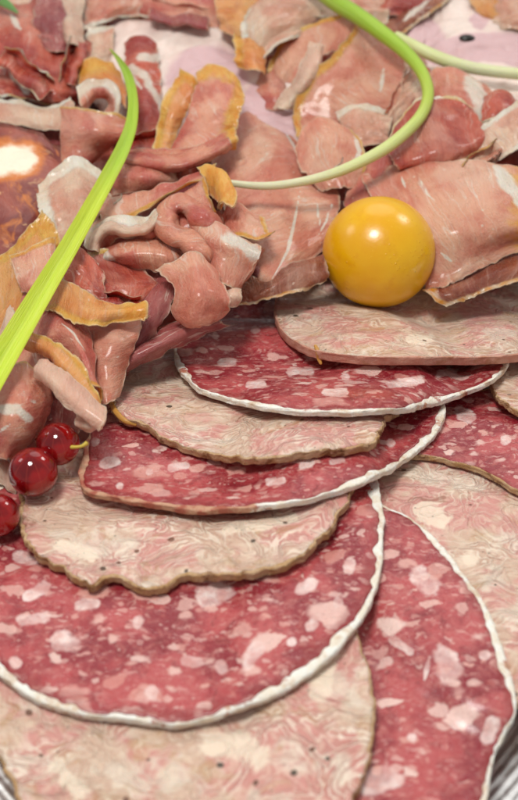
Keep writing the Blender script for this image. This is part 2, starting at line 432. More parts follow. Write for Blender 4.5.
    for j, (ki, dz) in enumerate(prof):
        q = Q - n*(wv*ki)[:, None] + n*(lump*.02*(1 if 1 < j < 10 else 0))[:, None]
        q = q + n*((.022 if j > 3 else .008)*fnoise(cx_*7, cy_*7+j*2.3, seed+31, 3))[:, None]
        zt = Wsurf(q[:, 1])+samp(S, q[:, 0], q[:, 1])+th
        RV.append(np.c_[q, zt+dz+((.008*lump + .006*fnoise(cx_*8, cy_*8+j, seed+33, 2)) if j < 10 else 0)])
    RVV = np.vstack(RV); F = []; R = len(RV)
    for k in range(R-1):
        F += np.stack([k*N+ar, (k+1)*N+ar, (k+1)*N+nx, k*N+nx], 1).tolist()
    F = [f[::-1] for f in F]
    mesh(part, RVV, F, crustmat or M['mould'], r, dict(pat=np.c_[RVV[:, 0]+seed, RVV[:, 1], RVV[:, 2]], cov=cover(uvof(RVV[:, 0], RVV[:, 1], RVV[:, 2])[0]) if cover else np.ones(len(RVV))))
    return r

def build_slices():
    cr = M['crust']; pc = M['pinkcrust']
    slice_('I', 'pork', [(390,462),(372,492),(380,560),(430,640),(500,700),(570,690),(610,600),(595,500),(530,440),(440,430),(400,445)], 0.2, 11,
        'pale pork slice at the right edge, tucked behind the long lower right salami slice', [([(425,512),(440,518)], 11),([(470,560)], 8)], rw=.035, tear=.06, crustmat=cr, part='crust')
    slice_('J', 'salami', [(402,452),(440,459),(480,470),(518,490),(560,500),(610,460),(600,410),(530,388),(475,390),(430,400),(400,425)], 0.15, 12,
        'small visible wedge of red salami at the right edge, above the pale slice', [([(460,412),(470,418)], 8),([(505,440)], 7)], rw=.05, crustmat=M['crust'], part='casing')
    slice_('K', 'pork', [(498,372),(490,385),(497,397),(520,412),(560,425),(610,400),(600,360),(530,352)], 0.18, 13,
        'sliver of pork slice poking in at the right edge below the topmost pale slice', rw=.035, tear=.06, crustmat=cr, part='crust')
    slice_('H', 'salami', [(376,503),(390,507),(415,520),(447,550),(480,597),(501,640),(514,690),(513,716),(499,742),(490,775),(488,800),(470,850),(430,885),(380,892),(320,870),(290,800),(285,700),(300,600),(330,530),(355,508)], 0.15, 14,
        'long salami slice running down the lower right corner beside the tray rim',
        [([(418,576),(432,588)], 12),([(445,655),(450,672)], 17),([(365,785),(385,775)], 19),([(398,780)], 11),([(457,724)], 9),([(487,738),(494,722)], 10),([(413,738)], 9),([(430,655),(424,682)], 4),([(485,655)], 8),([(392,640),(410,652)], 6)], rw=.10)
    slice_('G', 'pork', [(330,600),(352,625),(366,655),(375,700),(371,750),(352,802),(310,860),(240,905),(150,905),(70,870),(20,805),(2,762),(-14,720),(-25,660),(20,600),(150,560),(280,570)], 0.22, 15,
        'pale pork slice at the very bottom of the photo, nearest the viewer',
        [([(215,745),(240,742),(255,755)], 14),([(330,650),(320,690)], 11),([(60,770),(80,790)], 9)], rw=.045, tear=.06, crustmat=cr, part='crust')
    slice_('F', 'salami', [(-62,600),(-30,655),(0,674),(30,696),(62,709),(110,718),(170,724),(222,714),(282,690),(330,656),(357,624),(376,588),(384,545),(382,505),(374,470),(350,440),(280,425),(150,425),(50,455),(-20,500),(-60,550)], 0.16, 16,
        'biggest salami slice, broad and deep red with many fat lumps, at the lower left',
        [([(60,640),(72,642)], 14),([(20,557),(32,560)], 9),([(28,595),(45,588)], 9),([(80,605),(95,603)], 8),([(45,617),(22,620)], 8),([(15,662)], 8),([(152,693)], 11),([(205,595),(222,590)], 15),([(138,622)], 9),([(248,660),(258,650)], 11),([(222,668)], 9),([(186,660),(196,662)], 8),([(302,588),(310,584)], 10),([(312,625)], 9),([(292,642)], 7),([(350,562),(348,570)], 8),([(338,602)], 7)], rw=.16)
    slice_('E', 'pork', [(20,502),(19,528),(32,552),(62,572),(90,587),(110,577),(150,590),(192,576),(240,575),(292,560),(330,531),(350,500),(352,475),(335,445),(250,435),(150,440),(80,448),(48,462),(27,482)], 0.2, 17,
        'pale pork slice lying over the biggest salami slice, left end under the redcurrants', [([(60,545),(90,555)], 7),([(230,530),(290,515)], 7)], rw=.06, rag=.07, tear=.06, crustmat=cr, part='crust')
    slice_('D', 'salami', [(80,462),(78,480),(88,491),(112,496),(150,504),(200,510),(250,508),(300,500),(350,487),(400,462),(434,435),(445,412),(441,398),(425,380),(380,368),(280,362),(180,378),(110,408),(86,440)], 0.16, 18,
        'salami slice in the middle of the row, its tip beside the redcurrant with the stalk',
        [([(106,464),(116,462)], 7),([(95,442)], 6),([(120,485)], 7),([(172,468),(186,466)], 6),([(302,465),(310,463)], 7),([(333,462),(342,460)], 6),([(362,428)], 7),([(270,482),(282,480)], 6),([(150,472)], 6),([(391,443)], 6)], rw=.12, cover=lambda u: sstep(u, 215, 262))
    slice_('C', 'pork', [(112,385),(110,400),(120,415),(140,425),(168,438),(200,452),(230,459),(262,459),(292,455),(330,450),(368,444),(381,434),(386,420),(402,405),(410,385),(350,345),(250,335),(180,340),(140,352),(118,368)], 0.2, 19,
        'pale pork slice between the upper two salami slices, with a torn right end', [([(170,380),(200,385)], 5)], rw=.06, rag=.05, tear=.06, crustmat=cr, part='crust')
    slice_('B', 'salami', [(174,345),(179,368),(204,391),(250,404),(300,411),(350,412),(400,408),(450,397),(488,382),(507,366),(506,352),(490,325),(430,300),(350,290),(260,298),(200,312),(179,330)], 0.16, 20,
        'uppermost salami slice, partly under the pale slice that carries the yellow tomato',
        [([(222,362),(232,362)], 6),([(250,385),(262,384)], 6),([(290,372),(310,370)], 6),([(345,378)], 6),([(390,385),(420,380)], 6),([(215,335)], 6),([(255,330)], 6),([(325,393),(345,392)], 5),([(440,374),(455,370)], 6)], rw=.11)
    slice_('A', 'pork', [(275,302),(276,318),(288,336),(315,350),(360,356),(420,357),(480,357),(520,354),(580,340),(610,305),(580,270),(500,258),(420,262),(340,272),(298,282),(279,292)], 0.25, 21,
        'topmost pale pork slice, carrying the yellow tomato', [([(410,340),(430,338)], 5)], rw=.06, crustmat=pc, part='crust', rag=.02)
build_slices()
THREADS = []
for lb_, pts_ in (('short golden thread of casing hanging off the front of the topmost pale slice', [(315,345,.03),(318,352,.05),(319,358,.05),(321,364,.03)]),
                  ('loose golden loop of casing at the left end of the upper pale slice', [(126,372,.06),(115,381,.08),(110,394,.10),(114,409,.10),(124,420,.06),(136,425,.02)])):
    THREADS.append((lb_, [hit(np.array([float(a)]), np.array([float(b)]), H, up_+.06)[0] for a, b, up_ in pts_]))

# ------------------------------------------------------------------ folded sheets of ham
def sheet(name, net, mat, label, cat='ham slice', group='folded cured ham slices', rim=None, marks=(), th=.05, wr=.08, rag=.035, seed=0, patrot=0, wf=1.3, split=True, dlift=0.0, flat=.5, lip=.10, grow=1.06):
    net = np.array(net, float); net[..., 2] += dlift
    if flat:
        net[0, :, 2] += flat*(net[1, :, 2]-net[0, :, 2]); net[-1, :, 2] += flat*(net[-2, :, 2]-net[-1, :, 2])
        net[:, 0, 2] += flat*(net[:, 1, 2]-net[:, 0, 2]); net[:, -1, 2] += flat*(net[:, -2, 2]-net[:, -1, 2])
    cc = net[..., :2].mean(axis=(0, 1)); net[..., :2] = cc+(net[..., :2]-cc)*grow
    P0 = heap(net[..., 0], net[..., 1], net[..., 2])
    Ls = np.mean(np.sum(np.linalg.norm(np.diff(P0, axis=0), axis=2), axis=0))
    Lt = np.mean(np.sum(np.linalg.norm(np.diff(P0, axis=1), axis=2), axis=1))
    ns = int(np.clip(Ls/.055, 16, 110)); nt = int(np.clip(Lt/.055, 16, 110))
    s = np.linspace(0, 1, ns); t = np.linspace(0, 1, nt)
    A = cr_at(net, s)                                  # ns, kt, 3
    A = np.swapaxes(cr_at(np.swapaxes(A, 0, 1), t), 0, 1)   # ns, nt, 3
    # ragged borders: shear the parameter grid slightly
    SS, TT = np.meshgrid(s, t, indexing='ij')
    P = heap(A[..., 0], A[..., 1], A[..., 2])
    ds = np.gradient(P, axis=0); dt = np.gradient(P, axis=1)
    es = ds/(np.linalg.norm(ds, axis=2, keepdims=True)+1e-9); et = dt/(np.linalg.norm(dt, axis=2, keepdims=True)+1e-9)
    e = lambda x, w: np.clip(1-x/w, 0, 1)**2
    ln = lambda k, q: fnoise(q*2.2+k*9+seed, q*0+seed*1.3, seed+k, 3)*1.4 + vnoise(q*9+k*5, q*0+seed, seed+k+5)*.6 + np.minimum(0, vnoise(q*16+k*5, q*0+seed, seed+k+7))*.5
    S_, T_ = SS*Ls, TT*Lt
    P = P + es*(rag*(ln(1, T_)*e(S_, .4) + ln(2, T_)*e(Ls-S_, .4)))[..., None]
    P = P + et*(rag*(ln(3, S_)*e(T_, .4) + ln(4, S_)*e(Lt-T_, .4)))[..., None]
    nn = np.cross(np.gradient(P, axis=0), np.gradient(P, axis=1)); nn /= np.linalg.norm(nn, axis=2, keepdims=True)+1e-9
    if np.sum(nn*(CAM-P)) < 0: nn = -nn; flip = True
    else: flip = False
    w = wr*fnoise(S_*wf+seed*3.3, T_*wf*.55+seed, seed+40, 3) + wr*.30*fnoise(S_*wf*3, T_*wf*1.6, seed+50, 2)
    # long soft creases
    w = w + wr*.7*(1-np.abs(vnoise((S_+.35*T_)*.9*wf+seed, T_*.35, seed+60)))**3
    cr_ = 1-np.abs(fnoise((S_*.35+T_)*1.5+seed*2, (S_-T_*.35)*.45, seed+66, 2)); w = w + wr*.8*np.clip(cr_-.6, 0, 1)**2*6*.35
    edge_d = np.minimum(np.minimum(S_, Ls-S_), np.minimum(T_, Lt-T_))
    w = w + .03*e(edge_d, .25)*vnoise(S_*4+seed, T_*4, seed+70)
    for k in (rim or {}):
        dd = {'s0': S_, 's1': Ls-S_, 't0': T_, 't1': Lt-T_}[k]; al_ = T_ if k[0] == 's' else S_
        w = w + lip*np.exp(-dd/.18)*(1+1.1*fnoise(al_*1.6+seed, al_*0, seed+63, 2))
    w = w + .075*np.exp(-edge_d/.22)*fnoise((S_+T_)*2.1+seed, (S_-T_)*2.1, seed+64, 2)
    P = P + nn*w[..., None]
    nn = np.cross(np.gradient(P, axis=0), np.gradient(P, axis=1)); nn /= np.linalg.norm(nn, axis=2, keepdims=True)+1e-9
    if flip: nn = -nn
    half = .5*th*(.35+.65*np.clip(edge_d/.09, 0, 1)**.5)*(1+.25*vnoise(S_*2, T_*2, seed+80))
    top = P+nn*half[..., None]; bot = P-nn*half[..., None]
    ca, sa = math.cos(patrot), math.sin(patrot)
    off = seed*3.7
    pat = np.stack([S_*ca-T_*sa+off, S_*sa+T_*ca+off*.3, np.full_like(S_, seed*1.9)], -1)
    rv = np.zeros_like(S_)
    for k, wd in (rim or {}).items():
        dd = {'s0': S_, 's1': Ls-S_, 't0': T_, 't1': Lt-T_}[k]
        rv = np.maximum(rv, np.clip(1-.5*dd/wd, 0, 1))
    mk = seg_mark(A[..., 0], A[..., 1], marks)
    G = ns*nt; I = np.arange(G).reshape(ns, nt)
    Vt = np.vstack([top.reshape(-1, 3), bot.reshape(-1, 3)])
    nr = np.vstack([nn.reshape(-1, 3), -nn.reshape(-1, 3)])
    AT = dict(pat=np.vstack([pat.reshape(-1, 3)]*2), rim=np.r_[rv.ravel(), rv.ravel()], mark=np.r_[mk.ravel(), mk.ravel()], edge=np.r_[edge_d.ravel(), edge_d.ravel()])
    q = np.stack([I[:-1, :-1], I[1:, :-1], I[1:, 1:], I[:-1, 1:]], -1).reshape(-1, 4)
    if flip: q = q[:, ::-1]
    qb = (q+G)[:, ::-1]
    def strip(a, rev):
        f = np.stack([a[:-1], a[1:], a[1:]+G, a[:-1]+G], -1)
        return f[:, ::-1] if rev != flip else f
    sides = np.vstack([strip(I[0], True), strip(I[-1], False), strip(I[:, 0], False), strip(I[:, -1], True)])
    F = np.vstack([q, qb, sides])
    frv = AT['rim'][F].mean(1)
    org = Vt.mean(0); org[2] = Vt[:, 2].min()
    sel = frv > .5
    if split and rim and sel.sum() > 30 and (~sel).sum() > 30:
        r = root(name, org, label, cat, group)
        for nm, m_ in (('lean', ~sel), ('fat_rim', sel)):
            ff = F[m_]; ids = np.unique(ff); mp = np.full(len(Vt), -1); mp[ids] = np.arange(len(ids))
            mesh(nm, Vt[ids], mp[ff].tolist(), mat, r, {k: a[ids] for k, a in AT.items()}, normals=nr[ids])
        return r
    o = mesh(name, Vt, F.tolist(), mat, None, AT, origin=org)
    return setp(o, label, cat, group)

exec_nets = []
def S(*a, **k): k.setdefault('seed', len(exec_nets)+1); exec_nets.append(1); return sheet('ham_slice', *a, **k)

def fold(u, v, L, ang, w, d0, h, mat, label, **k):
    a = math.radians(ang); ax, ay = math.cos(a), -math.sin(a); px, py = -ay, ax      # p points down the picture
    net = []
    for c_, dd, ww in ((-1, h, 1), (-.55, .25*h, .7), (-.1, -.35*h, .4), (.25, .1*h, .3), (.75, .75*h, .9), (1.05, .45*h, 1.15)):
        row = []
        for i in range(6):
            t = i/5-.5; wob = .16*w*math.sin(i*2.1+u)
            row.append((u+ax*t*L+px*(c_*w+wob), v+ay*t*L+py*(c_*w+wob), d0+dd*(1-abs(t)*.7)+.12*math.sin(i*1.9+v)))
        net.append(row)
    k.setdefault('flat', 0); k.setdefault('grow', 1.0)
    return S(net, mat, label, **k)
def roll(path, w, mat, label, h=.45, **k):
    n = max(6, len(path)+2); pp = cr_open([(a, b) for a, b, d in path], n); dd = cr_open([(d, d) for a, b, d in path], n)[:, 0]
    tg = np.gradient(pp, axis=0); tg /= np.linalg.norm(tg, axis=1, keepdims=True); nm = np.stack([-tg[:, 1], tg[:, 0]], 1)
    net = []
    for i in range(n):
        ww = w*(.8 if i in (0, n-1) else 1+.12*math.sin(i*1.7+w))
        net.append([(pp[i, 0]+nm[i, 0]*ww*.5*c, pp[i, 1]+nm[i, 1]*ww*.5*c, dd[i]+h*hh) for c, hh in ((-1, -1), (-.92, -.1), (-.5, .75), (0, 1), (.5, .75), (.92, -.1), (1, -1))])
    k.setdefault('flat', 0); k.setdefault('grow', 1.0); k.setdefault('wr', .04)
    return S(net, mat, label, **k)
def build_ham():
    m = M
    for net, mt, lb in (
      ([[(386,-20,1.4),(420,-26,2.0),(460,-20,1.4)],[(380,4,1.7),(400,0,2.3),(430,4,1.6)],[(376,18,1.2),(392,16,1.6),(410,20,1.2)]], 'hamred', 'reddish ham fold at the top edge behind the green stalk'),
      ([[(330,-16,1.4),(350,-20,1.9),(380,-16,1.3)],[(336,6,1.8),(356,0,2.4),(384,6,1.6)],[(350,24,1.2),(366,20,1.5),(386,26,1.1)]], 'hampale', 'pale ham fold at the top edge, just above the green stalk'),
      ([[(500,-6,1.4),(515,-14,2.2),(545,-10,1.6)],[(496,14,1.7),(516,10,2.5),(548,14,1.8)],[(500,30,1.2),(520,30,1.6),(548,34,1.2)]], 'hampale', 'pale pink ham fold in the top right corner below the orange fold'),
      ([[(84,48,1.0),(96,38,1.5),(112,34,1.2)],[(86,64,1.3),(98,56,2.0),(112,50,1.5)],[(86,78,1.0),(96,72,1.4),(108,66,1.0)]], 'hampale', 'pale ham fold between the left corner fold and the white cooked ham')):
        S(net, m[mt], lb, wr=.14, wf=1.8, rim={'s0': .1})
    S([[(236,30,1.8),(248,26,2.3),(262,32,2.0)],[(238,50,2.2),(250,44,2.9),(264,52,2.3)],[(242,68,1.6),(254,72,2.1),(264,76,1.7)]], m['hamgold'], 'golden and pink ham fold at the right side of the lilac cored white slice', rim={'t0': .2}, wr=.12, wf=1.8)
    S([[(262,66,1.2),(276,60,1.6),(290,64,1.2)],[(258,86,1.3),(272,84,1.8),(286,88,1.3)],[(262,108,.8),(276,112,1.1),(290,112,.8)]], m['ham'], 'pink ham just left of the white fatty ham tongue', wr=.12, wf=1.8)
    roll([(196,272,2.5),(200,256,3.5),(190,243,3.8),(176,235,3.8),(166,224,3.6),(168,211,3.6),(181,205,3.8),(195,210,3.9),(208,223,3.7),(220,236,3.2)], 18, m['ham'], 'fat S shaped ham fold at the centre of the heap', h=.3, wr=.11, patrot=.9)
    roll([(94,252,2.6),(98,236,3.0),(110,227,3.3),(126,231,3.4),(142,230,3.5),(152,224,3.6),(161,213,3.7)], 9, m['hamfat'], 'thin wavy white fat roll along the top of the white rimmed curl', h=.25, wr=.05)
    roll([(124,158,2.7),(150,162,3.0),(180,162,3.2),(206,154,3.3),(230,142,3.1)], 15, m['ham'], 'rounded pink ham roll along the foot of the two petals', h=.3)
    roll([(226,300,2.0),(236,280,2.3),(248,262,2.4),(256,246,2.3)], 16, m['ham'], 'pink ham roll hanging right of the smooth folded ham', h=.3)
    fold(138, 142, 52, 12, 10, 1.9, .7, m['hamred'], 'small dark ham fold between the flecked red fold and the two petals')
    fold(486, 152, 62, 38, 9, 2.5, .6, m['hamsal'], 'narrow salmon ham fold at the right edge, just above the broad slice', rim={'s0': .08})
    fold(108, 214, 40, 40, 9, 2.3, .6, m['hampale'], 'small pale fold just right of the leaf, above the wavy white rim', rim={'s0': .08})
    fold(250, 272, 40, 70, 9, 1.3, .5, m['hampur'], 'dark purple ham fold below the small triangular piece')
    fold(408, 92, 60, 62, 11, 1.9, .7, m['ham'], 'pink ham fold nearest the inside of the stalk bend')
    fold(345, 152, 36, 70, 7, 1.9, .6, m['hamfat'], 'thin cream ham fold beside the rounded salmon lobe', rim={'s0': .08})
    fold(28, 70, 60, -35, 12, 2.5, .8, m['hamred'], 'red ham ruffle with a pale edge on the large corner fold', rim={'s0': .08, 's1': .05})
    fold(70, 62, 44, 70, 10, 2.3, .7, m['hamred'], 'short red ham ruffle right of the large corner fold', rim={'s0': .06})
    fold(120, 300, 44, -10, 8, 2.6, .6, m['hamred'], 'dark ham fold behind the yellow waxy rim')
    fold(180, 14, 60, -8, 11, 2.0, .6, m['hampur'], 'purplish ham ruffle along the top edge')
    # ---- beds under the folds
    S([[(-60,-60,.1),(60,-60,.3),(180,-60,.2),(300,-60,.3),(420,-60,.2),(580,-60,.1)],
       [(-60,20,.1),(60,20,.3),(180,20,.2),(300,30,.3),(420,10,.2),(580,20,.1)],
       [(-60,120,.0),(60,120,.2),(180,110,.1),(300,110,.3),(420,120,.1),(580,130,.2)],
       [(-60,200,.1),(60,210,.3),(180,190,.1),(300,200,.0),(420,200,.3),(580,200,.0)],
       [(-60,280,.0),(60,290,.2),(180,270,.2),(260,270,.0),(420,262,.1),(580,262,.0)]], m['hamred'], 'dark red ham showing only in the gaps beneath the whole heap of folds', wr=.25, seed=90)
    S([[(-60,250,.4),(20,245,.6),(80,250,.5),(150,262,.4)],[(-60,320,.5),(20,320,.7),(80,315,.6),(160,312,.6)],[(-60,390,.4),(20,400,.5),(70,400,.4),(120,380,.5)],[(-60,440,.1),(10,450,.2),(60,425,.2),(100,402,.3)]],
      m['hamred'], 'dark red ham underneath the folds at the left, above the redcurrants', wr=.2, seed=91)
    # ---- far row
    S([[(-30,0,1.2),(20,0,1.8),(50,5,1.6),(85,10,1.0)],[(-30,40,1.2),(20,35,2.3),(55,40,2.4),(88,50,1.2)],[(-30,75,1.2),(10,70,2.2),(50,85,2.4),(85,85,1.2)],[(-30,100,.5),(15,98,1.0),(50,103,1.2),(75,97,.6)]],
      m['hamred'], 'large blurred red ham fold in the top left corner, above the cream strip', wr=.16, rim={'s1': .12}, marks=[([(10,60),(16,78),(30,92)], 4), ([(12,20),(22,35)], 3)])
    S([[(40,-10,1.4),(60,-12,1.6),(80,-8,1.2)],[(36,20,2.2),(56,16,2.9),(76,20,2.0)],[(40,45,1.8),(58,52,2.3),(76,48,1.5)]], m['hampur'], 'purplish ham curl near the top left, left of the cream fold',
      rim={'s0': .25}, wr=.1)
    S([[(58,-10,2.4),(70,-12,2.7),(86,-10,2.2)],[(60,18,2.4),(70,18,3.0),(82,20,2.1)],[(66,40,2.0),(72,45,2.3),(84,50,1.6)]], m['hamfat'], 'cream coloured narrow ham fold near the top left, beside the purplish curl', wr=.06)
    S([[(-10,-20,1.6),(30,-25,2),(60,-20,1.4)],[(-10,5,1.7),(25,4,2.1),(42,12,1.6)],[(5,24,1.2),(20,24,1.5),(36,28,1.2)]], m['hampale'], 'pale ham edge at the top left beside the dark green leaf tip', wr=.1)
    S([[(78,-10,1.2),(100,-15,2.0),(130,-12,1.8),(160,-15,1.2)],[(82,12,1.4),(100,10,2.2),(125,5,2.2),(160,5,1.3)],[(85,35,1.0),(98,30,1.7),(118,18,1.6),(150,20,1.0)]], m['hamwhite'], 'ham fold with white edge at the top, left of the white cooked ham', rim={'t0': .3, 's1': .25}, wr=.12)
    S([[(120,-20,1.0),(160,-20,1.8),(210,-20,1.8),(262,-18,1.2)],[(125,5,1.4),(160,4,2.3),(205,4,2.3),(258,6,1.4)],[(140,20,1.1),(165,19,1.8),(205,24,1.9),(250,32,1.3)],[(150,24,.4),(170,26,.8),(215,34,.9),(240,50,.5)]],
      m['ham'], 'blurred ham roll along the top edge, behind the white cooked ham', wr=.1)
    S([[(212,-14,1.8),(240,-16,2.4),(268,-10,1.8)],[(218,12,2.4),(242,10,2.9),(262,14,2.2)],[(222,30,1.8),(238,40,2.2),(250,60,1.5)]], m['hamgold'], 'golden fatty fold at the top, between the far roll and the cream curls', rim={'s0': .3}, wr=.1)
    S([[(250,10,2.2),(262,-2,2.6),(285,-8,2.4),(310,-10,1.8)],[(246,36,2.4),(258,28,3.0),(282,20,3.0),(318,14,2.0)],[(250,60,1.4),(262,62,2.0),(276,46,2.2),(300,36,1.8)]], m['hampale'], 'pale ruffled ham with cream edge at the top centre', rim={'t0': .3, 's1': .2}, wr=.14)
    S([[(285,-20,2.0),(310,-20,2.4),(345,-20,1.6)],[(290,2,2.2),(312,0,2.8),(340,4,1.8)],[(300,20,1.4),(315,22,1.8),(345,26,1.2)]], m['hampale'], 'pale pink ham fold at the top, left of the start of the curved stalk', rim={'s1': .2}, wr=.12)
    # big back sheet with orange rim, and its curl
    S([[(270,72,1.4),(280,48,2.2),(300,30,2.8),(330,22,3.1),(356,24,3.2)],[(276,84,1.2),(290,62,2.0),(310,44,2.4),(334,36,2.7),(350,40,2.9)],[(284,92,.9),(300,74,1.4),(316,60,1.8),(330,52,2.1),(340,56,2.4)]], m['hamsal'], 'salmon ham fold with a yellow upper rim, left of the curved stalk', rim={'s0': .16}, wr=.08)
    S([[(300,135,1.3),(296,118,1.7),(300,98,2.2),(312,78,2.8),(330,64,3.3),(342,50,3.4),(352,36,3.4),(356,24,3.2)],
       [(318,140,1.4),(318,120,1.8),(322,100,2.4),(332,84,2.9),(346,70,3.2),(356,56,3.2),(364,44,3.1),(366,30,2.9)],
       [(350,142,1.4),(352,122,1.8),(356,104,2.3),(362,90,2.6),(370,76,2.8),(378,62,2.7),(382,52,2.6),(384,42,2.4)],
       [(390,140,1.2),(394,124,1.5),(396,110,1.9),(398,96,2.1),(400,82,2.2),(402,72,2.1),(404,62,2.0),(404,52,1.8)]],
      m['hamsal'], 'tall pink ham slice with orange left rim, left of the curved stalk', rim={'s0': .26}, wr=0.045, patrot=.9, marks=[([(383,70),(380,95)], 2)])
    S([[(274,108,1.2),(284,92,2.0),(296,76,2.6),(305,56,3.0),(310,45,3.0)],[(284,108,1.6),(296,94,2.5),(306,80,3.1),(314,62,3.4),(320,46,3.3)],[(298,106,1.0),(306,94,1.9),(312,82,2.4),(320,68,2.8),(322,52,2.9)]], m['hamfat'], 'white fatty ham tongue inside the salmon fold near the top', wr=.06)
    # mid strips red-white (left of the two orange petals)
    S([[(126,46,1.2),(140,42,1.8),(156,48,1.4)],[(128,66,1.6),(142,62,2.5),(158,64,1.8)],[(128,96,1.4),(144,92,2.3),(160,98,1.5)],[(130,135,.9),(146,130,1.6),(158,132,1.1)]], m['hamred'], 'deep red ham fold with white flecks, right of the leaf tip', wr=.1, marks=[([(142,60),(150,62),(160,58)], 4), ([(136,72),(146,80),(154,96),(162,106)], 4), ([(133,76),(142,90)], 2)], patrot=1.4)
    S([[(82,72,1.6),(96,64,2.2),(110,66,2.3),(120,74,1.8)],[(80,84,2.0),(96,78,2.8),(112,80,3.0),(125,90,2.2)],[(82,98,1.7),(94,90,2.3),(110,92,2.5),(124,110,2.0)]], m['hamgold'], 'golden ham cap above the white rimmed hollow curl, left of the leaf', rim={'s0': .5}, wr=.07)
    S([[(80,92,2.8),(92,84,3.2),(106,83,3.4),(118,92,3.2),(120,108,2.9),(114,118,2.6)],[(82,104,2.7),(94,92,3.0),(105,91,3.2),(112,98,3.0),(113,108,2.8),(110,116,2.5)],[(84,112,2.0),(94,100,2.1),(103,98,2.2),(107,102,2.1),(107,108,2.0),(106,114,1.9)]], m['hamwhite'], 'ham curl with a white rim around a dark hollow, just left of the leaf', rim={'s0': .22}, wr=.05)
    S([[(64,112,2.0),(80,114,2.9),(100,119,3.0),(126,126,2.4)],[(62,130,1.8),(78,130,2.9),(98,132,3.0),(122,138,2.0)],[(62,150,1.3),(74,150,2.2),(90,150,2.2),(108,150,1.3)],[(64,168,.8),(72,170,1.4),(80,170,1.4),(90,166,.8)]], m['ham'], 'cone shaped pink ham roll below the hollow curl', rim={'s0': .05}, wr=.05, patrot=1.3)
    S([[(-10,106,1.4),(3,103,1.7),(20,106,1.9),(40,112,1.9),(58,106,2.0),(70,100,2.3)],[(-10,116,1.5),(3,114,1.9),(22,116,2.1),(42,120,2.1),(60,118,2.2),(73,108,2.4)],[(-10,124,1.2),(3,124,1.5),(24,127,1.6),(44,130,1.7),(60,130,1.8),(70,126,1.6)]], m['hampale'], 'cream coloured ham strip lying across at the left, above the dark sausage slice', rim={'s0': .12}, wr=.06)
    S([[(-20,84,.9),(20,90,1.2),(60,100,1.2),(90,100,.8)],[(-20,120,.9),(20,125,1.2),(55,130,1.3),(80,135,.9)],[(-20,140,.5),(30,140,.8),(60,160,.9),(70,180,.6)]], m['hampur'], 'greyish purple ham under the cream strip at the left', wr=.08)
    # two orange petals
    S([[(158,150,1.9),(162,130,2.3),(168,108,2.8),(174,88,3.2),(182,77,3.3)],[(164,150,2.3),(169,130,2.8),(176,110,3.3),(184,92,3.5),(190,82,3.5)],[(172,148,1.9),(178,130,2.3),(186,114,2.7),(191,100,2.9),(193,90,2.9)]], m['hamgold'], 'narrow ham petal with orange rim, left one of the two standing petals', rim={'s0': .2, 't1': .3}, wr=.05)
    S([[(170,152,2.0),(180,136,2.3),(190,116,2.7),(195,96,3.0),(200,80,3.1)],[(185,148,2.6),(192,130,2.9),(200,112,3.3),(208,92,3.5),(212,72,3.5)],[(205,146,2.7),(212,130,3.0),(220,112,3.4),(226,94,3.6),(226,76,3.4)],[(230,142,2.2),(234,130,2.6),(238,116,3.0),(241,102,3.1),(236,86,3.0)]],
      m['ham'], 'broad ham petal with a thick orange rim, right one of the two standing petals', rim={'t1': .34, 's1': .28}, wr=.05, patrot=.9)
    S([[(122,146,1.9),(150,148,2.3),(180,148,2.6),(208,140,2.7),(232,126,2.6)],[(124,158,2.4),(150,158,3.0),(180,158,3.2),(208,150,3.3),(234,138,3.0)],[(126,166,1.7),(152,167,2.2),(180,166,2.4),(206,158,2.4),(228,146,2.2)]], m['ham'], 'long pink ham fold running below the two orange rimmed petals', rim={'t1': .3}, wr=.05)
    # middle big sheets
    S([[(218,152,1.0),(216,175,1.3),(226,205,1.4),(240,240,1.3),(256,285,.8)],[(232,130,1.2),(240,160,1.9),(250,195,2.2),(256,235,2.0),(268,286,1.2)],[(248,118,1.3),(262,150,1.8),(275,190,2.0),(284,235,1.9),(285,272,1.2)],[(266,124,1.2),(286,152,1.5),(300,190,1.6),(306,228,1.6),(303,262,1.0)],[(282,132,1.0),(315,165,1.2),(336,195,1.2),(330,225,1.2),(318,248,.7)]],
      m['hamsal'], 'large flat pink ham slice with thin white fat lines, left of the yellow tomato', wr=0.035, patrot=.25, rag=.02,
      marks=[([(300,190),(294,222),(287,252),(271,282)], 1.6), ([(318,190),(318,215),(322,235)], 1.1), ([(334,200),(326,222),(318,236)], 1.2), ([(300,176),(306,168)], 1.2), ([(283,128),(300,160)], 2)])
    S([[(298,152,1.6),(306,130,2.2),(318,120,2.5),(336,122,2.4),(348,134,2.0)],[(300,165,1.8),(312,146,2.5),(325,138,2.8),(342,140,2.6),(358,150,2.0)],[(310,176,1.7),(320,165,2.2),(332,160,2.4),(346,162,2.3),(362,166,1.7)],[(322,190,1.0),(330,188,1.3),(340,186,1.3),(350,186,1.2),(360,182,.9)]], m['hamsal'], 'rounded salmon ham lobe crossed by the pale end of the curved stalk', rim={'t1': .06}, wr=.05, marks=[([(352,140),(358,155),(352,168)], 2.4)])
    S([[(340,120,1.4),(354,110,2.0),(372,112,1.9),(390,118,1.5)],[(344,130,1.8),(358,126,2.5),(374,128,2.3),(388,132,1.7)],[(352,150,1.4),(362,148,2.0),(376,146,1.9),(388,148,1.3)]], m['hampale'], 'crumpled whitish ham behind the salmon lobe, inside the bend of the stalk', wr=.16, wf=2, rim={'s0': .15})
    S([[(350,190,1.2),(362,172,1.6),(382,160,1.8),(400,150,1.6)],[(346,205,1.3),(362,190,1.9),(384,178,2.1),(404,166,1.8)],[(350,215,.8),(366,205,1.2),(390,195,1.3),(410,185,1.1)]], m['ham'], 'pink ham wedge between the curved stalk and the top of the tomato', wr=.07, patrot=.5)
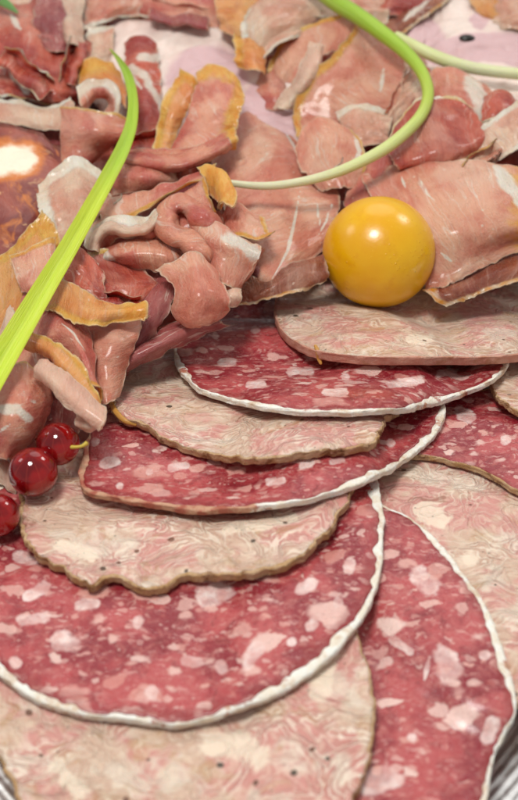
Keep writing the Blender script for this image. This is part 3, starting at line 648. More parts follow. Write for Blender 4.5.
    # right sheets
    S([[(366,180,1.3),(400,168,2.0),(440,166,2.5),(478,164,2.7),(520,172,2.7),(560,185,2.4)],[(380,205,1.7),(410,198,2.4),(445,196,2.9),(480,196,3.1),(520,200,3.0),(560,212,2.6)],[(400,240,1.6),(425,236,2.2),(455,230,2.6),(485,226,2.7),(520,226,2.6),(560,232,2.2)],[(424,272,1.0),(440,268,1.4),(462,260,1.7),(486,250,1.8),(520,238,1.9),(560,242,1.8)],[(428,288,.5),(446,284,.8),(466,274,1.1),(490,262,1.2),(520,250,1.3),(560,252,1.2)]],
      m['hamsal'], 'broad smooth ham slice right of the yellow tomato, with fat in its upper right corner', wr=0.035, patrot=-.3,
      marks=[([(400,176),(408,192)], 1.5), ([(420,180),(428,196),(440,206)], 1.3), ([(440,252),(452,262)], 2.0), ([(500,176),(512,190),(525,206)], 7), ([(496,168),(505,180)], 4)], rim={'t1': .9})
    S([[(428,290,.6),(460,276,.8),(500,256,1.0),(560,240,1.2)],[(434,298,.9),(462,288,1.3),(500,272,1.5),(560,258,1.5)],[(448,303,.5),(470,298,.7),(500,286,.8),(560,272,.8)]], m['crustdark'], 'brownish ham edge folded under the broad slice at the right', wr=.05, rim={'s1': .15, 't0': .3})
    S([[(390,150,2.0),(404,122,2.6),(424,106,3.1),(445,104,3.1),(470,112,2.5)],[(394,160,2.4),(412,138,3.1),(432,124,3.5),(456,122,3.3),(480,128,2.5)],[(402,167,2.2),(424,156,2.9),(448,148,3.2),(468,144,3.0),(484,142,2.4)],[(404,168,1.2),(430,168,1.6),(452,163,1.8),(470,156,1.7),(482,150,1.5)]],
      m['hamred'], 'reddish pink ham fold with a frayed pale lower edge, below the bend of the stalk', rim={'s1': .16, 's0': .05}, wr=.08, patrot=.4, rag=.06)
    S([[(428,80,1.8),(440,70,2.4),(460,72,2.5),(482,86,2.3),(500,100,1.8)],[(432,100,2.0),(446,92,2.8),(464,94,2.9),(484,106,2.6),(498,118,1.9)],[(440,120,1.4),(454,116,2.0),(470,118,2.1),(484,128,1.8),(494,136,1.2)]], m['hamwhite'], 'ham roll with a white fatty shoulder, right of the bend of the stalk', wr=.1, marks=[([(470,84),(478,100),(484,118)], 8)])
    S([[(486,100,2.2),(494,92,2.8),(506,92,2.8),(514,100,2.2)],[(484,115,2.3),(494,106,3.2),(508,106,3.1),(516,114,2.3)],[(482,126,1.6),(494,120,2.4),(506,120,2.4),(514,128,1.6)]], m['hamred'], 'small dark red ham curl at the right edge', wr=.08, rim={'s1': .1})
    S([[(462,160,1.6),(476,142,2.3),(492,126,2.9),(512,112,2.9),(540,106,2.4)],[(468,166,1.9),(486,150,2.6),(502,136,3.2),(522,124,3.1),(545,120,2.4)],[(474,172,1.4),(494,164,1.9),(512,154,2.3),(530,144,2.2),(550,140,1.8)]], m['hampale'], 'ruffled pale and pink ham fold at the right edge, above the broad slice', wr=.12, wf=1.8, rim={'s0': .12, 's1': .1})
    S([[(380,88,1.3),(396,64,1.9),(410,56,1.9),(424,60,1.4)],[(384,110,1.6),(400,90,2.3),(416,80,2.3),(430,84,1.7)],[(388,132,1.3),(402,116,1.9),(418,108,1.9),(432,112,1.3)]], m['hampale'], 'pale pink ham crumple within the bend of the curved stalk', wr=.14, wf=1.8)
    S([[(384,24,1.2),(410,6,1.6),(440,-14,1.5)],[(390,32,1.6),(416,12,2.2),(446,-8,1.8)],[(398,38,1.2),(422,20,1.6),(450,0,1.3)]], m['crustdark'], 'brown edged ham strip at the top, right of the green stalk', wr=.05, rim={'s1': .12}, marks=[([(404,22),(430,0)], 3)])
    # far right
    S([[(466,-10,1.0),(500,-20,1.6),(540,-14,1.2)],[(476,8,1.5),(504,4,2.2),(545,6,1.6)],[(490,22,1.0),(510,24,1.5),(545,26,1.0)]], m['hamgold'], 'orange ham fold in the top right corner', wr=.07)
    # ---- left cluster, mid rows
    S([[(48,196,1.6),(60,178,2.2),(75,164,2.6),(88,172,2.4),(104,188,1.9)],[(48,212,1.8),(62,198,2.6),(78,190,2.9),(92,194,2.7),(110,206,2.1)],[(52,230,1.8),(66,220,2.5),(82,214,2.8),(96,218,2.5),(110,224,2.0)],[(60,246,1.4),(72,244,2.0),(86,240,2.2),(98,242,2.0),(108,240,1.6)]],
      m['hampale'], 'pale whitish ruffled ham just behind the upper part of the leaf', wr=.13, wf=1.7, rim={'s0': .2, 't0': .2}, rag=.06)
    S([[(108,170,1.8),(126,163,2.4),(150,163,2.5),(170,168,2.1)],[(106,182,2.1),(126,176,3.0),(150,176,3.1),(174,180,2.4)],[(106,196,1.6),(126,192,2.3),(150,190,2.4),(172,190,1.8)]], m['ham'], 'plump horizontal pink ham roll right of the leaf', flat=.1, wr=.05)
    S([[(172,190,1.5),(190,182,2.0),(210,164,2.1)],[(176,197,1.7),(192,188,2.3),(214,168,2.3)],[(180,202,1.2),(196,196,1.6),(216,176,1.5)]], m['hampur'], 'dark purplish ham fold in the gap below the long fold', wr=.05)
    # long yellow edged fold with curled tip
    S([[(100,200,2.0),(126,196,2.5),(150,190,2.8),(176,182,3.0),(200,172,3.3),(214,170,3.5)],[(104,214,2.4),(128,208,2.9),(150,200,3.1),(176,190,3.3),(198,180,3.5),(212,178,3.6)],[(110,226,2.2),(132,222,2.7),(148,214,2.9),(166,200,3.1),(188,188,3.3),(206,182,3.4)]], m['ham'], 'long ham fold with a golden lower rim running up to the curled tip', rim={'s1': .2, 't1': .3}, wr=.05)
    S([[(200,172,3.2),(212,169,3.6),(224,176,3.8),(233,194,3.7),(232,210,3.4)],[(206,182,3.4),(214,180,3.8),(221,186,4.0),(225,198,3.9),(224,206,3.6)],[(210,196,3.0),(214,198,3.2),(217,202,3.3),(219,206,3.2),(220,210,3.0)]], m['hamgold'], 'golden curled tip of ham, touching the thin pale end of the stalk', rim={'s0': .6}, wr=.06, rag=.05, th=.12)
    S([[(160,216,2.6),(178,200,3.0),(196,188,3.3),(206,184,3.5)],[(170,222,3.0),(186,208,3.5),(202,200,3.7),(209,200,3.8)],[(188,232,3.0),(200,222,3.5),(212,214,3.8),(216,218,3.9)],[(214,242,2.6),(222,238,3.1),(228,234,3.4),(232,234,3.5)]], m['ham'], 'ham fold with golden right rim, directly behind the smooth fold with whitish shoulder', rim={'t1': .15}, wr=.05)
    S([[(224,214,2.3),(234,204,2.8),(246,210,2.8),(258,224,2.5)],[(226,226,2.5),(238,218,3.1),(250,222,3.1),(264,232,2.7)],[(232,240,2.4),(244,240,2.9),(256,244,2.9),(271,238,2.5)]], m['hamsal'], 'small triangular ham piece with an orange lower rim, left of the large flat slice', rim={'s1': .15, 't1': .1}, wr=.06, patrot=.6)
    # white rimmed curl
    S([[(92,250,2.0),(98,232,2.5),(112,224,2.8),(134,226,2.9),(150,224,3.1),(160,214,3.3)],[(98,252,2.2),(104,238,2.8),(116,230,3.2),(136,233,3.2),(152,232,3.4),(164,220,3.5)],[(104,256,1.6),(110,246,2.1),(120,240,2.4),(136,242,2.5),(150,240,2.6),(160,232,2.7)]], m['hamwhite'], 'ham curl with a bright white wavy rim, right of the leaf at mid height', rim={'s0': .24}, wr=.07)
    # broad smooth sheet + S fold
    S([[(186,206,3.4),(200,216,3.8),(222,228,3.9),(244,240,3.7),(258,248,3.2)],[(190,222,3.6),(204,232,3.9),(222,242,4.0),(242,250,3.8),(256,258,3.2)],[(196,244,3.2),(208,252,3.4),(222,260,3.5),(238,266,3.3),(248,270,2.8)],[(204,268,2.4),(212,276,2.6),(220,284,2.7),(230,288,2.5),(236,290,2.1)]],
      m['hamsal'], 'smooth folded pink ham with a whitish right shoulder in the middle of the heap', wr=.04, marks=[([(226,240),(246,248),(254,254)], 7)])
    S([[(104,250,2.2),(124,244,2.7),(150,240,2.9),(172,243,2.9),(184,250,2.6)],[(106,258,2.6),(126,254,3.4),(152,252,3.5),(172,256,3.4),(186,262,2.8)],[(112,264,2.0),(130,266,2.6),(152,270,2.8),(168,274,2.7),(180,276,2.2)]], m['ham'], 'tongue shaped pink ham fold ending under the salmon petal', flat=.1, wr=.04, marks=[([(106,254),(112,260)], 4)])
    S([[(158,272,2.9),(174,264,3.5),(190,258,3.7),(204,262,3.6),(214,270,3.2)],[(172,282,3.1),(184,276,3.8),(196,274,4.0),(210,278,3.8),(221,284,3.3)],[(178,296,3.0),(188,294,3.7),(200,294,3.9),(214,296,3.7),(226,302,3.1)],[(176,310,2.6),(188,316,3.1),(200,316,3.3),(214,314,3.1),(228,308,2.7)],[(184,320,2.2),(192,325,2.5),(202,326,2.6),(212,322,2.5),(222,316,2.3)]],
      m['hamsal'], 'pale salmon ham petal hanging at the front of the heap over the uppermost salami slice', wr=.07, wf=1.6, rag=.04)
    S([[(222,292,2.4),(230,289,2.7),(240,292,2.5)],[(222,298,2.5),(231,297,2.9),(239,298,2.5)],[(224,304,2.0),(230,305,2.2),(236,303,2.0)]], m['hamfat'], 'little white fat scrap sticking out right of the salmon petal', wr=.04)
    # dark hollow red
    S([[(88,262,2.0),(100,256,2.5),(118,258,2.6),(134,264,2.5)],[(90,276,2.3),(106,272,2.6),(126,276,2.7),(150,280,2.6)],[(96,290,2.3),(112,290,2.7),(130,290,2.8),(158,282,2.6)],[(104,304,1.9),(118,306,2.2),(134,304,2.2),(150,296,2.0)]], m['hamred'], 'brick red ham hollow between the golden rimmed sheet and the tongue shaped fold', wr=.07, rim={'s0': .08})
    # lower purple rolls
    S([[(150,268,2.0),(168,276,2.5),(178,290,2.5)],[(136,288,2.0),(156,296,2.8),(172,304,2.6)],[(128,310,1.8),(146,318,2.6),(162,322,2.3)],[(118,334,1.4),(132,342,2.2),(148,344,1.8)],[(108,352,1.0),(118,358,1.6),(130,362,1.2)]], m['hampur'], 'purplish ham roll with white streaks going down behind the salmon petal', flat=.1, wr=.04)
    S([[(200,316,1.6),(214,322,2.0),(224,326,1.6)],[(178,322,1.9),(186,330,2.5),(192,338,1.9)],[(152,336,1.8),(158,344,2.4),(164,352,1.8)],[(124,352,1.4),(128,360,2.0),(134,367,1.5)],[(98,364,.8),(102,372,1.4),(108,380,1.0)]], m['hampur'], 'lowest purplish ham roll, lying along the left end of the uppermost salami slice', flat=.1, wr=.04)
    # gold sheet upper left
    S([[(-30,262,1.6),(-5,262,2.0),(14,250,2.4),(30,236,2.8),(44,226,3.0)],[(-30,290,1.8),(-2,286,2.3),(16,272,2.8),(34,254,3.1),(54,234,3.2)],[(-30,325,1.7),(-2,318,2.2),(16,300,2.6),(34,280,2.8),(56,254,2.9)],[(-30,350,1.0),(0,345,1.4),(18,328,1.7),(34,304,1.9),(52,280,2.0)]], m['hamgold'], 'golden orange ham slice at the left edge, behind the lower part of the leaf', rim={'s0': .3, 't1': .4}, wr=.07)
    S([[(14,258,3.0),(26,256,3.3),(38,250,3.4),(54,242,3.4)],[(18,276,2.8),(30,272,3.3),(42,266,3.4),(54,258,3.3)],[(26,292,2.4),(34,290,2.8),(44,286,2.9),(54,276,2.7)]], m['hamsal'], 'salmon ham fold on top of the golden slice, left of the leaf', wr=.08, rim={'s0': .1})
    S([[(-20,338,2.1),(0,330,2.5),(10,306,2.6)],[(-20,350,2.2),(2,344,2.7),(16,318,2.8)],[(-20,362,1.8),(4,356,2.1),(22,330,2.2)]], m['hamfat'], 'cream fat fold at the left edge beside the lower part of the leaf', wr=.05)
    S([[(24,296,2.0),(30,278,2.4),(44,276,2.5),(58,284,2.2)],[(20,320,2.2),(34,310,2.9),(48,306,2.9),(60,312,2.3)],[(18,344,1.6),(34,340,2.2),(50,338,2.3),(60,340,1.8)]], m['ham'], 'pink ham fold behind the lower part of the leaf', wr=.06)
    S([[(66,262,2.5),(78,250,2.9),(90,262,2.9),(100,276,2.6)],[(66,280,2.7),(80,272,3.1),(92,280,3.1),(104,290,2.7)],[(70,296,2.4),(82,292,2.8),(94,296,2.8),(106,302,2.4)]], m['hamred'], 'crinkled red ham scrap directly right of the leaf at mid length', wr=.14, wf=2)
    # yellow rim sheet
    S([[(44,288,2.7),(60,282,3.1),(78,288,3.3),(96,300,3.3),(118,306,3.2),(142,306,3.0)],[(46,304,2.9),(62,296,3.3),(78,304,3.6),(94,313,3.6),(116,312,3.5),(142,310,3.2)],[(48,312,2.6),(60,316,3.0),(76,324,3.2),(88,325,3.2),(110,317,3.2),(141,315,2.9)]], m['hamgold'], 'ham slice with a yellow waxy lower rim, lying across right of the leaf', rim={'s1': .16, 't1': .5}, wr=.05, rag=.05)
    S([[(84,322,2.1),(100,318,2.7),(120,316,2.9),(140,314,2.4)],[(88,345,2.1),(100,344,2.8),(118,342,2.9),(136,338,2.2)],[(92,370,1.7),(102,370,2.4),(114,368,2.4),(126,364,1.7)],[(98,398,1.1),(104,402,1.6),(110,400,1.6),(116,394,1.1)]], m['hamsal'], 'tapering salmon brown ham fold hanging below the yellow waxy rim', wr=.04, patrot=1.5)
    # front left dome
    S([[(30,342,2.2),(40,322,2.8),(56,312,3.1),(72,318,3.1),(88,332,2.7)],[(40,346,2.6),(52,332,3.2),(66,328,3.4),(80,338,3.3),(93,354,2.7)],[(54,350,2.6),(66,344,3.1),(78,348,3.3),(86,362,3.1),(94,378,2.5)],[(62,358,2.2),(74,360,2.7),(84,372,2.8),(92,390,2.7),(98,404,2.2)]], m['ham'], 'domed pink ham fold at the left, between the leaf and the tapering fold', flat=.1, wr=.05, rim={'s1': .1}, marks=[([(60,322),(74,334),(84,352)], 1.2)], patrot=.6)
    S([[(14,360,1.6),(20,345,2.0),(32,340,2.2),(46,350,2.1)],[(14,375,1.8),(24,366,2.3),(36,362,2.4),(50,370,2.2)],[(20,392,1.4),(30,388,1.9),(44,388,2.0),(60,396,1.6)]], m['ham'], 'pink ham fold half hidden behind the cream fat strip at the left', wr=.05)
    S([[(28,340,2.8),(42,340,3.2),(58,350,3.4),(72,362,3.4),(86,380,3.2),(98,404,2.9)],[(30,346,2.9),(44,348,3.4),(56,357,3.5),(68,370,3.5),(82,388,3.3),(96,410,3.0)],[(34,350,2.5),(44,354,2.8),(54,362,2.9),(64,374,2.9),(78,392,2.8),(90,410,2.5)]], m['hamgold'], 'thin golden frayed ham edge draped across the domed fold', wr=.07, rag=.06, rim={'s0': .1})
    S([[(40,360,3.1),(54,364,3.5),(66,374,3.6),(84,390,3.5),(102,410,3.2)],[(37,370,3.3),(48,376,3.7),(62,388,3.8),(80,404,3.7),(103,420,3.3)],[(38,377,2.7),(50,386,3.1),(60,398,3.2),(76,412,3.2),(98,430,2.8)]], m['hamfat'], 'cream fat strip at the front of the heap, slanting down towards the redcurrants', wr=.03, th=.12)
    S([[(76,414,2.5),(88,416,3.0),(102,418,3.1)],[(78,424,2.7),(90,426,3.2),(103,424,3.1)],[(82,430,2.2),(90,432,2.5),(98,429,2.4)]], m['hamfat'], 'small curled white tip at the end of the cream fat strip', wr=.03)
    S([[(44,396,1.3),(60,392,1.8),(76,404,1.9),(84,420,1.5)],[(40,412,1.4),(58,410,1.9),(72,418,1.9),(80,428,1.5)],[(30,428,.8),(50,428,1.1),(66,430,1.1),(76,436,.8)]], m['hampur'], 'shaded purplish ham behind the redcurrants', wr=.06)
    S([[(-40,366,1.4),(-8,366,2.6),(18,370,3.0),(38,378,2.6),(46,387,1.8)],[(-40,395,1.6),(-8,396,3.0),(18,400,3.4),(40,404,2.9),(49,403,1.9)],[(-40,425,1.5),(-8,426,2.8),(14,430,3.0),(33,430,2.5),(41,426,1.7)],[(-40,452,.8),(-12,455,1.8),(4,457,2.1),(15,453,1.8),(22,446,1.2)]], m['ham'], 'rounded ham roll with a chalky white patch at the left edge, above the redcurrants', flat=.1, wr=.05, marks=[([(-5,408),(8,412),(18,410),(28,418)], 4.5), ([(0,432),(12,424)], 1.8), ([(22,400),(40,404)], 1.2)], patrot=1.3, rim={'s0': .03})
    S([[(20,432,1.3),(27,428,1.7),(34,434,1.4)],[(22,440,1.5),(30,438,2.0),(36,444,1.5)],[(24,448,1.0),(31,450,1.3),(36,452,1.0)]], m['hampur'], 'tiny pink ham scrap tucked between the roll and the redcurrants', wr=.04)
    S([[(-20,458,.9),(0,458,1.4),(12,466,1.3)],[(-20,472,1.0),(0,470,1.5),(15,480,1.4)],[(-20,490,.4),(2,484,.8),(16,494,.6)]], m['hamfat'], 'whitish fat strip at the left edge between two redcurrants', wr=.05)
    # under tomato
    S([[(240,284,1.0),(262,280,1.3),(290,268,1.5),(322,258,1.2)],[(240,294,1.3),(264,290,1.8),(292,280,1.9),(324,270,1.5)],[(244,304,.9),(264,300,1.3),(292,292,1.3),(322,282,.9)]], m['crustdark'], 'dark brown crusty ham edge under the large flat slice, left of the tomato', wr=.12, wf=2, rim={'s1': .1}, rag=.06)
    # flat far slices
    sheet('cooked_ham_slice', [[(85,62,.7),(130,20,1.0),(190,10,1.1),(260,20,.9)],[(95,90,1.0),(140,60,1.4),(200,46,1.5),(275,66,1.2)],[(110,120,.9),(150,110,1.3),(210,96,1.4),(300,110,1.2)],[(120,150,.5),(160,150,.8),(230,150,.8),(305,160,.6)]], m['mort'],
          'white cooked ham slice with a lilac pink round core, behind the two orange rimmed petals', 'cooked ham', 'pale cooked ham slices', marks=[([(205,88)], 34), ([(262,110),(285,120)], 20)], wr=.16, th=.16, seed=61)
    sheet('cooked_ham_slice', [[(375,20,.8),(420,-16,1.1),(470,-16,1.2),(540,20,1.0)],[(390,60,1.0),(430,34,1.4),(470,30,1.5),(550,50,1.2)],[(410,110,.9),(440,90,1.2),(480,84,1.3),(560,90,1.1)],[(420,160,.4),(450,150,.7),(500,140,.8),(570,140,.6)]], m['mort'],
          'white cooked ham slice with pink patches in the upper right, behind the thin pale stalk', 'cooked ham', 'pale cooked ham slices', marks=[([(425,40)], 17), ([(478,26)], 9), ([(440,58),(480,52),(530,58)], 13)], wr=.18, th=.16, seed=62)
    sheet('dark_sausage_slice', [[(-70,150,1.0),(-30,134,1.3),(5,134,1.5),(36,142,1.4),(58,160,1.0)],[(-70,190,1.2),(-30,172,1.6),(5,170,1.9),(40,172,1.8),(68,190,1.1)],[(-70,230,1.1),(-30,225,1.5),(5,220,1.8),(40,218,1.6),(66,222,1.0)],[(-70,270,.6),(-30,272,.9),(0,272,1.1),(30,262,1.0),(54,250,.7)]], m['chor'],
          'dark purplish sausage slice with a white and orange centre at the left edge', 'sausage slice', None, rim={'s0': .14, 't1': .12}, marks=[([(-20,166),(8,164),(24,163)], 13)], wr=.04, th=.2, seed=63, split=False)
build_ham()
# dark olive in the right cooked ham slice
def ball(name, c, r, mat, sc=(1, 1, 1), n=48, parent=None, attrs=True, dent=0):
    V = []; F = []
    for i in range(n+1):
        th = math.pi*i/n
        for j in range(2*n):
            ph = math.pi*j/n
            d = np.array([math.sin(th)*math.cos(ph), math.sin(th)*math.sin(ph), math.cos(th)])
            k = r*(1-dent*math.exp(-(th/.35)**2)-dent*.3*math.exp(-((math.pi-th)/.2)**2))
            V.append(np.array(c)+d*k*np.array(sc))
    m2 = 2*n
    for i in range(n):
        for j in range(m2):
            F.append([i*m2+j, (i+1)*m2+j, (i+1)*m2+(j+1) % m2, i*m2+(j+1) % m2])
    V = np.array(V)
    return mesh(name, V, F, mat, parent, dict(pat=V-np.array(c)), origin=np.array(c)-np.array([0, 0, r]))

# ------------------------------------------------------------------ tomato and redcurrants
def on_top(u, v, r, key, lift=0):
    Sf, th = TOPS[key]; d = ray(u, v); z = 3.0
    for _ in range(40):
        p = CAM + d*((z-CAM[2])/d[2]); zn = Wsurf(p[1])+samp(H, np.array([p[0]]), np.array([p[1]]))[0]+r+lift
        z = .6*z+.4*zn
    return CAM + d*((z-CAM[2])/d[2])
def depth(p): return float((p-CAM)@FW)
s = NT('tomato_skin'); p = s.attr('pat', True)
c = s.mix(s.ramp(s.noise(p, .6, 3), .35, .65), lin(228, 168, 4), lin(234, 182, 12))
v = s.vor(p, 7, out='Distance')
c = s.mix(s.ramp(v, .16, .05, 0, .3), c, lin(244, 208, 70))
c = s.mix(s.ramp(s.noise(p, 1.5, 4, .65), .52, .7, 0, .45), c, lin(216, 146, 4))
sx = s.t.nodes.new('ShaderNodeSeparateXYZ'); s.L(p, sx.inputs[0])
s.set(Base_Color=c, Roughness=.27, Coat_Weight=.3, Coat_Roughness=.16); s.sss(.5, (1, .8, .1), .003)
dr = s.math('MULTIPLY', s.ramp(s.vor(p, 11), .30, .12), s.ramp(s.noise(p, .9, 2), .5, .62))
s.bump(s.math('ADD', s.math('MULTIPLY_ADD', dr, .5, s.noise(p, 1.2, 3)), s.math('MULTIPLY', s.noise(p, 14, 3), .12)), .03, .7)
r_t = 1.36
ct = on_top(379, 252, r_t*.97, 'A')
r_t = 56.5*depth(ct)/FPX; ct = on_top(379, 252, r_t*.97, 'A')
tr = root('cherry_tomato', ct-np.array([0, 0, r_t]), 'round glossy yellow tomato sitting on the topmost pale pork slice', 'tomato')
ball('skin', ct, r_t, s.m, (1.0, 1.02, .96), 64, parent=tr)
s = NT('scar_brown'); s.set(Base_Color=lin(110, 70, 20), Roughness=.7)
dv = np.array([(411-379)/56.5, (252-275)/56.5]); dz = math.sqrt(1-dv@dv)
nrm_ = dv[0]*RT+dv[1]*UP-dz*FW
ball('blossom_scar', ct+nrm_*r_t*.985, .035, s.m, n=10, parent=tr)

s = NT('redcurrant_skin'); p = s.attr('pat', True)
sx = s.t.nodes.new('ShaderNodeSeparateXYZ'); s.L(p, sx.inputs[0])
an = s.math('ARCTAN2', sx.outputs[1], sx.outputs[0])
ln_ = s.ramp(s.math('SINE', s.math('MULTIPLY', an, 10.0)), .86, 1.0, 0, .3)
c = s.mix(s.ramp(s.noise(p, 1.6, 3), .42, .62), lin(122, 5, 16), lin(178, 20, 22))
c = s.mix(ln_, c, lin(190, 60, 46))
s.set(Base_Color=c, Roughness=.06, Coat_Weight=.6, Coat_Roughness=.04, Transmission_Weight=.25, IOR=1.4); s.sss(.45, (1, .1, .05), .003)
s.bump(s.noise(p, 3, 2), .01, .5)
cur = s.m
s = NT('stalk_dry'); s.set(Base_Color=lin(206, 180, 70), Roughness=.5); dry = s.m
s = NT('calyx_brown'); s.set(Base_Color=lin(92, 60, 34), Roughness=.8); cal = s.m

def tube(name, pts, rad, mat, parent=None, label=None, cat=None, group=None, seg=20, n=60, flat=1.0, ribs=0, prof=None):
    P = cr_open(pts, n); R = cr_open(np.c_[rad, rad], n)[:, 0]; R = np.maximum(R, .004)
    T = np.gradient(P, axis=0); T /= np.linalg.norm(T, axis=1, keepdims=True)
    B = CAM-P; B -= np.sum(B*T, 1, keepdims=True)*T; B /= np.linalg.norm(B, axis=1, keepdims=True)
    S_ = np.cross(T, B)
    V = []; A = []; al = np.r_[0, np.cumsum(np.linalg.norm(np.diff(P, axis=0), axis=1))]
    for i in range(n):
        for j in range(seg):
            a = 2*math.pi*j/seg
            cx, cy = math.cos(a), math.sin(a)*flat
            if prof: cx, cy = prof(a, i/(n-1))
            k = 1+.03*math.sin(a*ribs) if ribs else 1
            V.append(P[i]+R[i]*k*(cx*S_[i]+cy*B[i])); A.append((al[i], a*1.0, i/(n-1)))
    V += [P[0]-T[0]*R[0]*.4, P[-1]+T[-1]*R[-1]*.6]; A += [(0, 0, 0), (al[-1], 0, 1)]
    F = []
    for i in range(n-1):
        for j in range(seg):
            F.append([i*seg+j, i*seg+(j+1) % seg, (i+1)*seg+(j+1) % seg, (i+1)*seg+j])
    a, b = n*seg, n*seg+1
    F += [[a, (j+1) % seg, j] for j in range(seg)] + [[b, (n-1)*seg+j, (n-1)*seg+(j+1) % seg] for j in range(seg)]
    A = np.array(A)
    cosa = np.c_[A[:, 0], np.cos(A[:, 1]), np.sin(A[:, 1])]
    o = mesh(name, np.array(V), F, mat, parent, dict(pat=cosa, along=A[:, 2]))
    if label: setp(o, label, cat, group)
    return o
def currant(u, v, rp, lift, label, stem=None, cdir=(-.3, -.5, .2)):
    c = on_top(u, v, rp/46, 'E', lift); r = rp*depth(c)/FPX; c = on_top(u, v, r, 'E', lift)
    t = root('redcurrant', c-np.array([0, 0, r]), label, 'redcurrant', 'redcurrants beside the ham')
    ball('berry', c, r, cur, (1, 1, .98), 40, parent=t)
    if stem:
        pts = [at_plane(a, b, depth(c)-r*.75-dd) for a, b, dd in stem]
        tube('stalk', pts, [.045, .035, .035, .05], dry, t, seg=10, n=24)
    cd = np.array(cdir)/np.linalg.norm(cdir)
    ball('calyx', c+cd*r, .07, cal, (1, 1, .8), 10, parent=t)
def at_plane(u, v, dep):
    d = FW+(u-259)/FPX*RT+(400-v)/FPX*UP
    return CAM+d*dep
currant(58, 444, 22, .25, 'dark redcurrant with a short yellow stalk, touching the tip of a salami slice', stem=[(70,447,-.05),(76,447,.0),(82,446,.02),(87,443,.0)], cdir=(-.2, .6, -.6))
currant(33, 472, 25, .05, 'glossy redcurrant with bright highlights, middle one of the three', cdir=(.5, .6, -.5))
currant(-2, 515, 22, .05, 'redcurrant cut off by the left edge of the photo', cdir=(-.9, .3, .1))

# ------------------------------------------------------------------ leaves and stalks
def leaf_mat(name, cols, ribs=22.0, rough=.35):
    s = NT(name); p = s.attr('pat', True); a = s.attr('along')
    c = cols[0]
    for k, (pos, cc) in enumerate(cols[1:]):
        c = s.mix(s.ramp(a, pos-.12, pos+.12), c, cc)
    sx = s.t.nodes.new('ShaderNodeSeparateXYZ'); s.L(p, sx.inputs[0])
    st = s.noise(s.vscale(p, (.25, 6, 6)), 1.6, 3, .6)
    c = s.mix(s.ramp(st, .45, .7, 0, .35), c, s.mix(.5, c, lin(240, 246, 170)))
    c = s.mix(s.ramp(st, .48, .3, 0, .3), c, s.mix(.6, c, lin(90, 130, 10)))
    s.set(Base_Color=c, Roughness=rough, Coat_Weight=.1, Coat_Roughness=.3); s.sss(.3, (.6, 1, .15), .0015)
    s.bump(s.math('ADD', st, s.math('MULTIPLY', s.noise(p, 5, 4), .2)), .03, .7)
    return s.m
s = NT('golden_casing'); s.set(Base_Color=lin(190, 138, 62), Roughness=.45); s.sss(.3, (1, .6, .3), .001); golden = s.m
for lb_, P_ in THREADS:
    tube('casing_thread', P_, [.03]+[.055]*(len(P_)-2)+[.03], golden, None, lb_, 'casing', seg=10, n=40, flat=.6)
def pxpath(pts):
    P = [heap(np.array(a), np.array(b), np.array(d)) for a, b, d, w in pts]
    return P, [w*.5*depth(q)/FPX for (a, b, d, w), q in zip(pts, P)]
lm = leaf_mat('bright_leaf', [lin(140, 182, 40), (.2, lin(160, 198, 30)), (.55, lin(192, 216, 32)), (.85, lin(196, 220, 40))])
P_, R_ = pxpath([(110,49,3.6,1.5),(119,60,3.9,5),(128,76,4.1,9),(133,100,4.1,10),(131,125,4.0,12),(122,150,3.9,14.5),(109,175,3.9,16),(96,199,3.9,17),(67,250,4.0,19.5),(46,285,4.1,22),(15,337,4.2,26),(-20,396,4.2,30)])
def vprof(a, t):
    cx = math.cos(a); y = abs(cx)*.38-.12
    return cx, y+math.sin(a)*.09
tube('green_leaf', P_, R_, lm, None, 'long bright yellow green leaf blade slanting down the left side', 'leaf', 'onion greens', seg=36, n=160, prof=vprof)
sm = leaf_mat('stalk_green', [lin(150, 186, 40), (.18, lin(158, 194, 44)), (.42, lin(184, 204, 74)), (.6, lin(214, 222, 146)), (.78, lin(232, 230, 196))])
P_, R_ = pxpath([(312,-16,3.8,18),(337,3,4.0,18),(358,16,4.1,17),(379,31,4.1,16),(404,51,4.0,14),(421,71,3.9,12.5),(428,92,3.8,12),(423,112,3.8,12),(407,131,3.7,12.5),(381,151,3.6,12),(340,171,3.4,10.5),(300,182,3.2,9),(262,186,3.3,8),(222,182,3.6,6)])
tube('green_stalk', P_, R_, sm, None, 'curved stalk fading from green to cream, looping above the tomato', 'stalk', 'onion greens', seg=24, n=180)
pm = leaf_mat('stalk_pale', [lin(216, 222, 160), (.5, lin(222, 224, 180)), (.8, lin(226, 226, 176))])
P_, R_ = pxpath([(396,36,3.0,10),(412,45,3.0,12),(432,55,2.8,13),(456,64,2.6,13),(484,70,2.5,12),(520,74,2.5,12),(560,76,2.4,11)])
tube('pale_stalk', P_, R_, pm, None, 'straight pale cream stalk crossing the white cooked ham at the upper right', 'stalk', 'onion greens', seg=20, n=60)
dm = leaf_mat('dark_leaf', [lin(84, 132, 60), (.5, lin(96, 148, 72)), (.8, lin(96, 150, 80))])
P_, R_ = pxpath([(-20,-20,3.2,10),(-4,-3,3.2,10),(8,5,3.2,8),(18,13,3.0,2)])
tube('leaf_tip', P_, R_, dm, None, 'dark green leaf tip in the top left corner', 'leaf', 'onion greens', seg=20, n=40, flat=.4)
# olive/pepper hole piece
s = NT('olive_black'); s.set(Base_Color=lin(30, 26, 20), Roughness=.3)
oc = heap(np.array(467.), np.array(38.), np.array(1.95))
setp(ball('black_olive_piece', oc, .17, s.m, (1.3, .8, .5), 16), 'small black fleck of olive on the white cooked ham, upper right', 'olive')

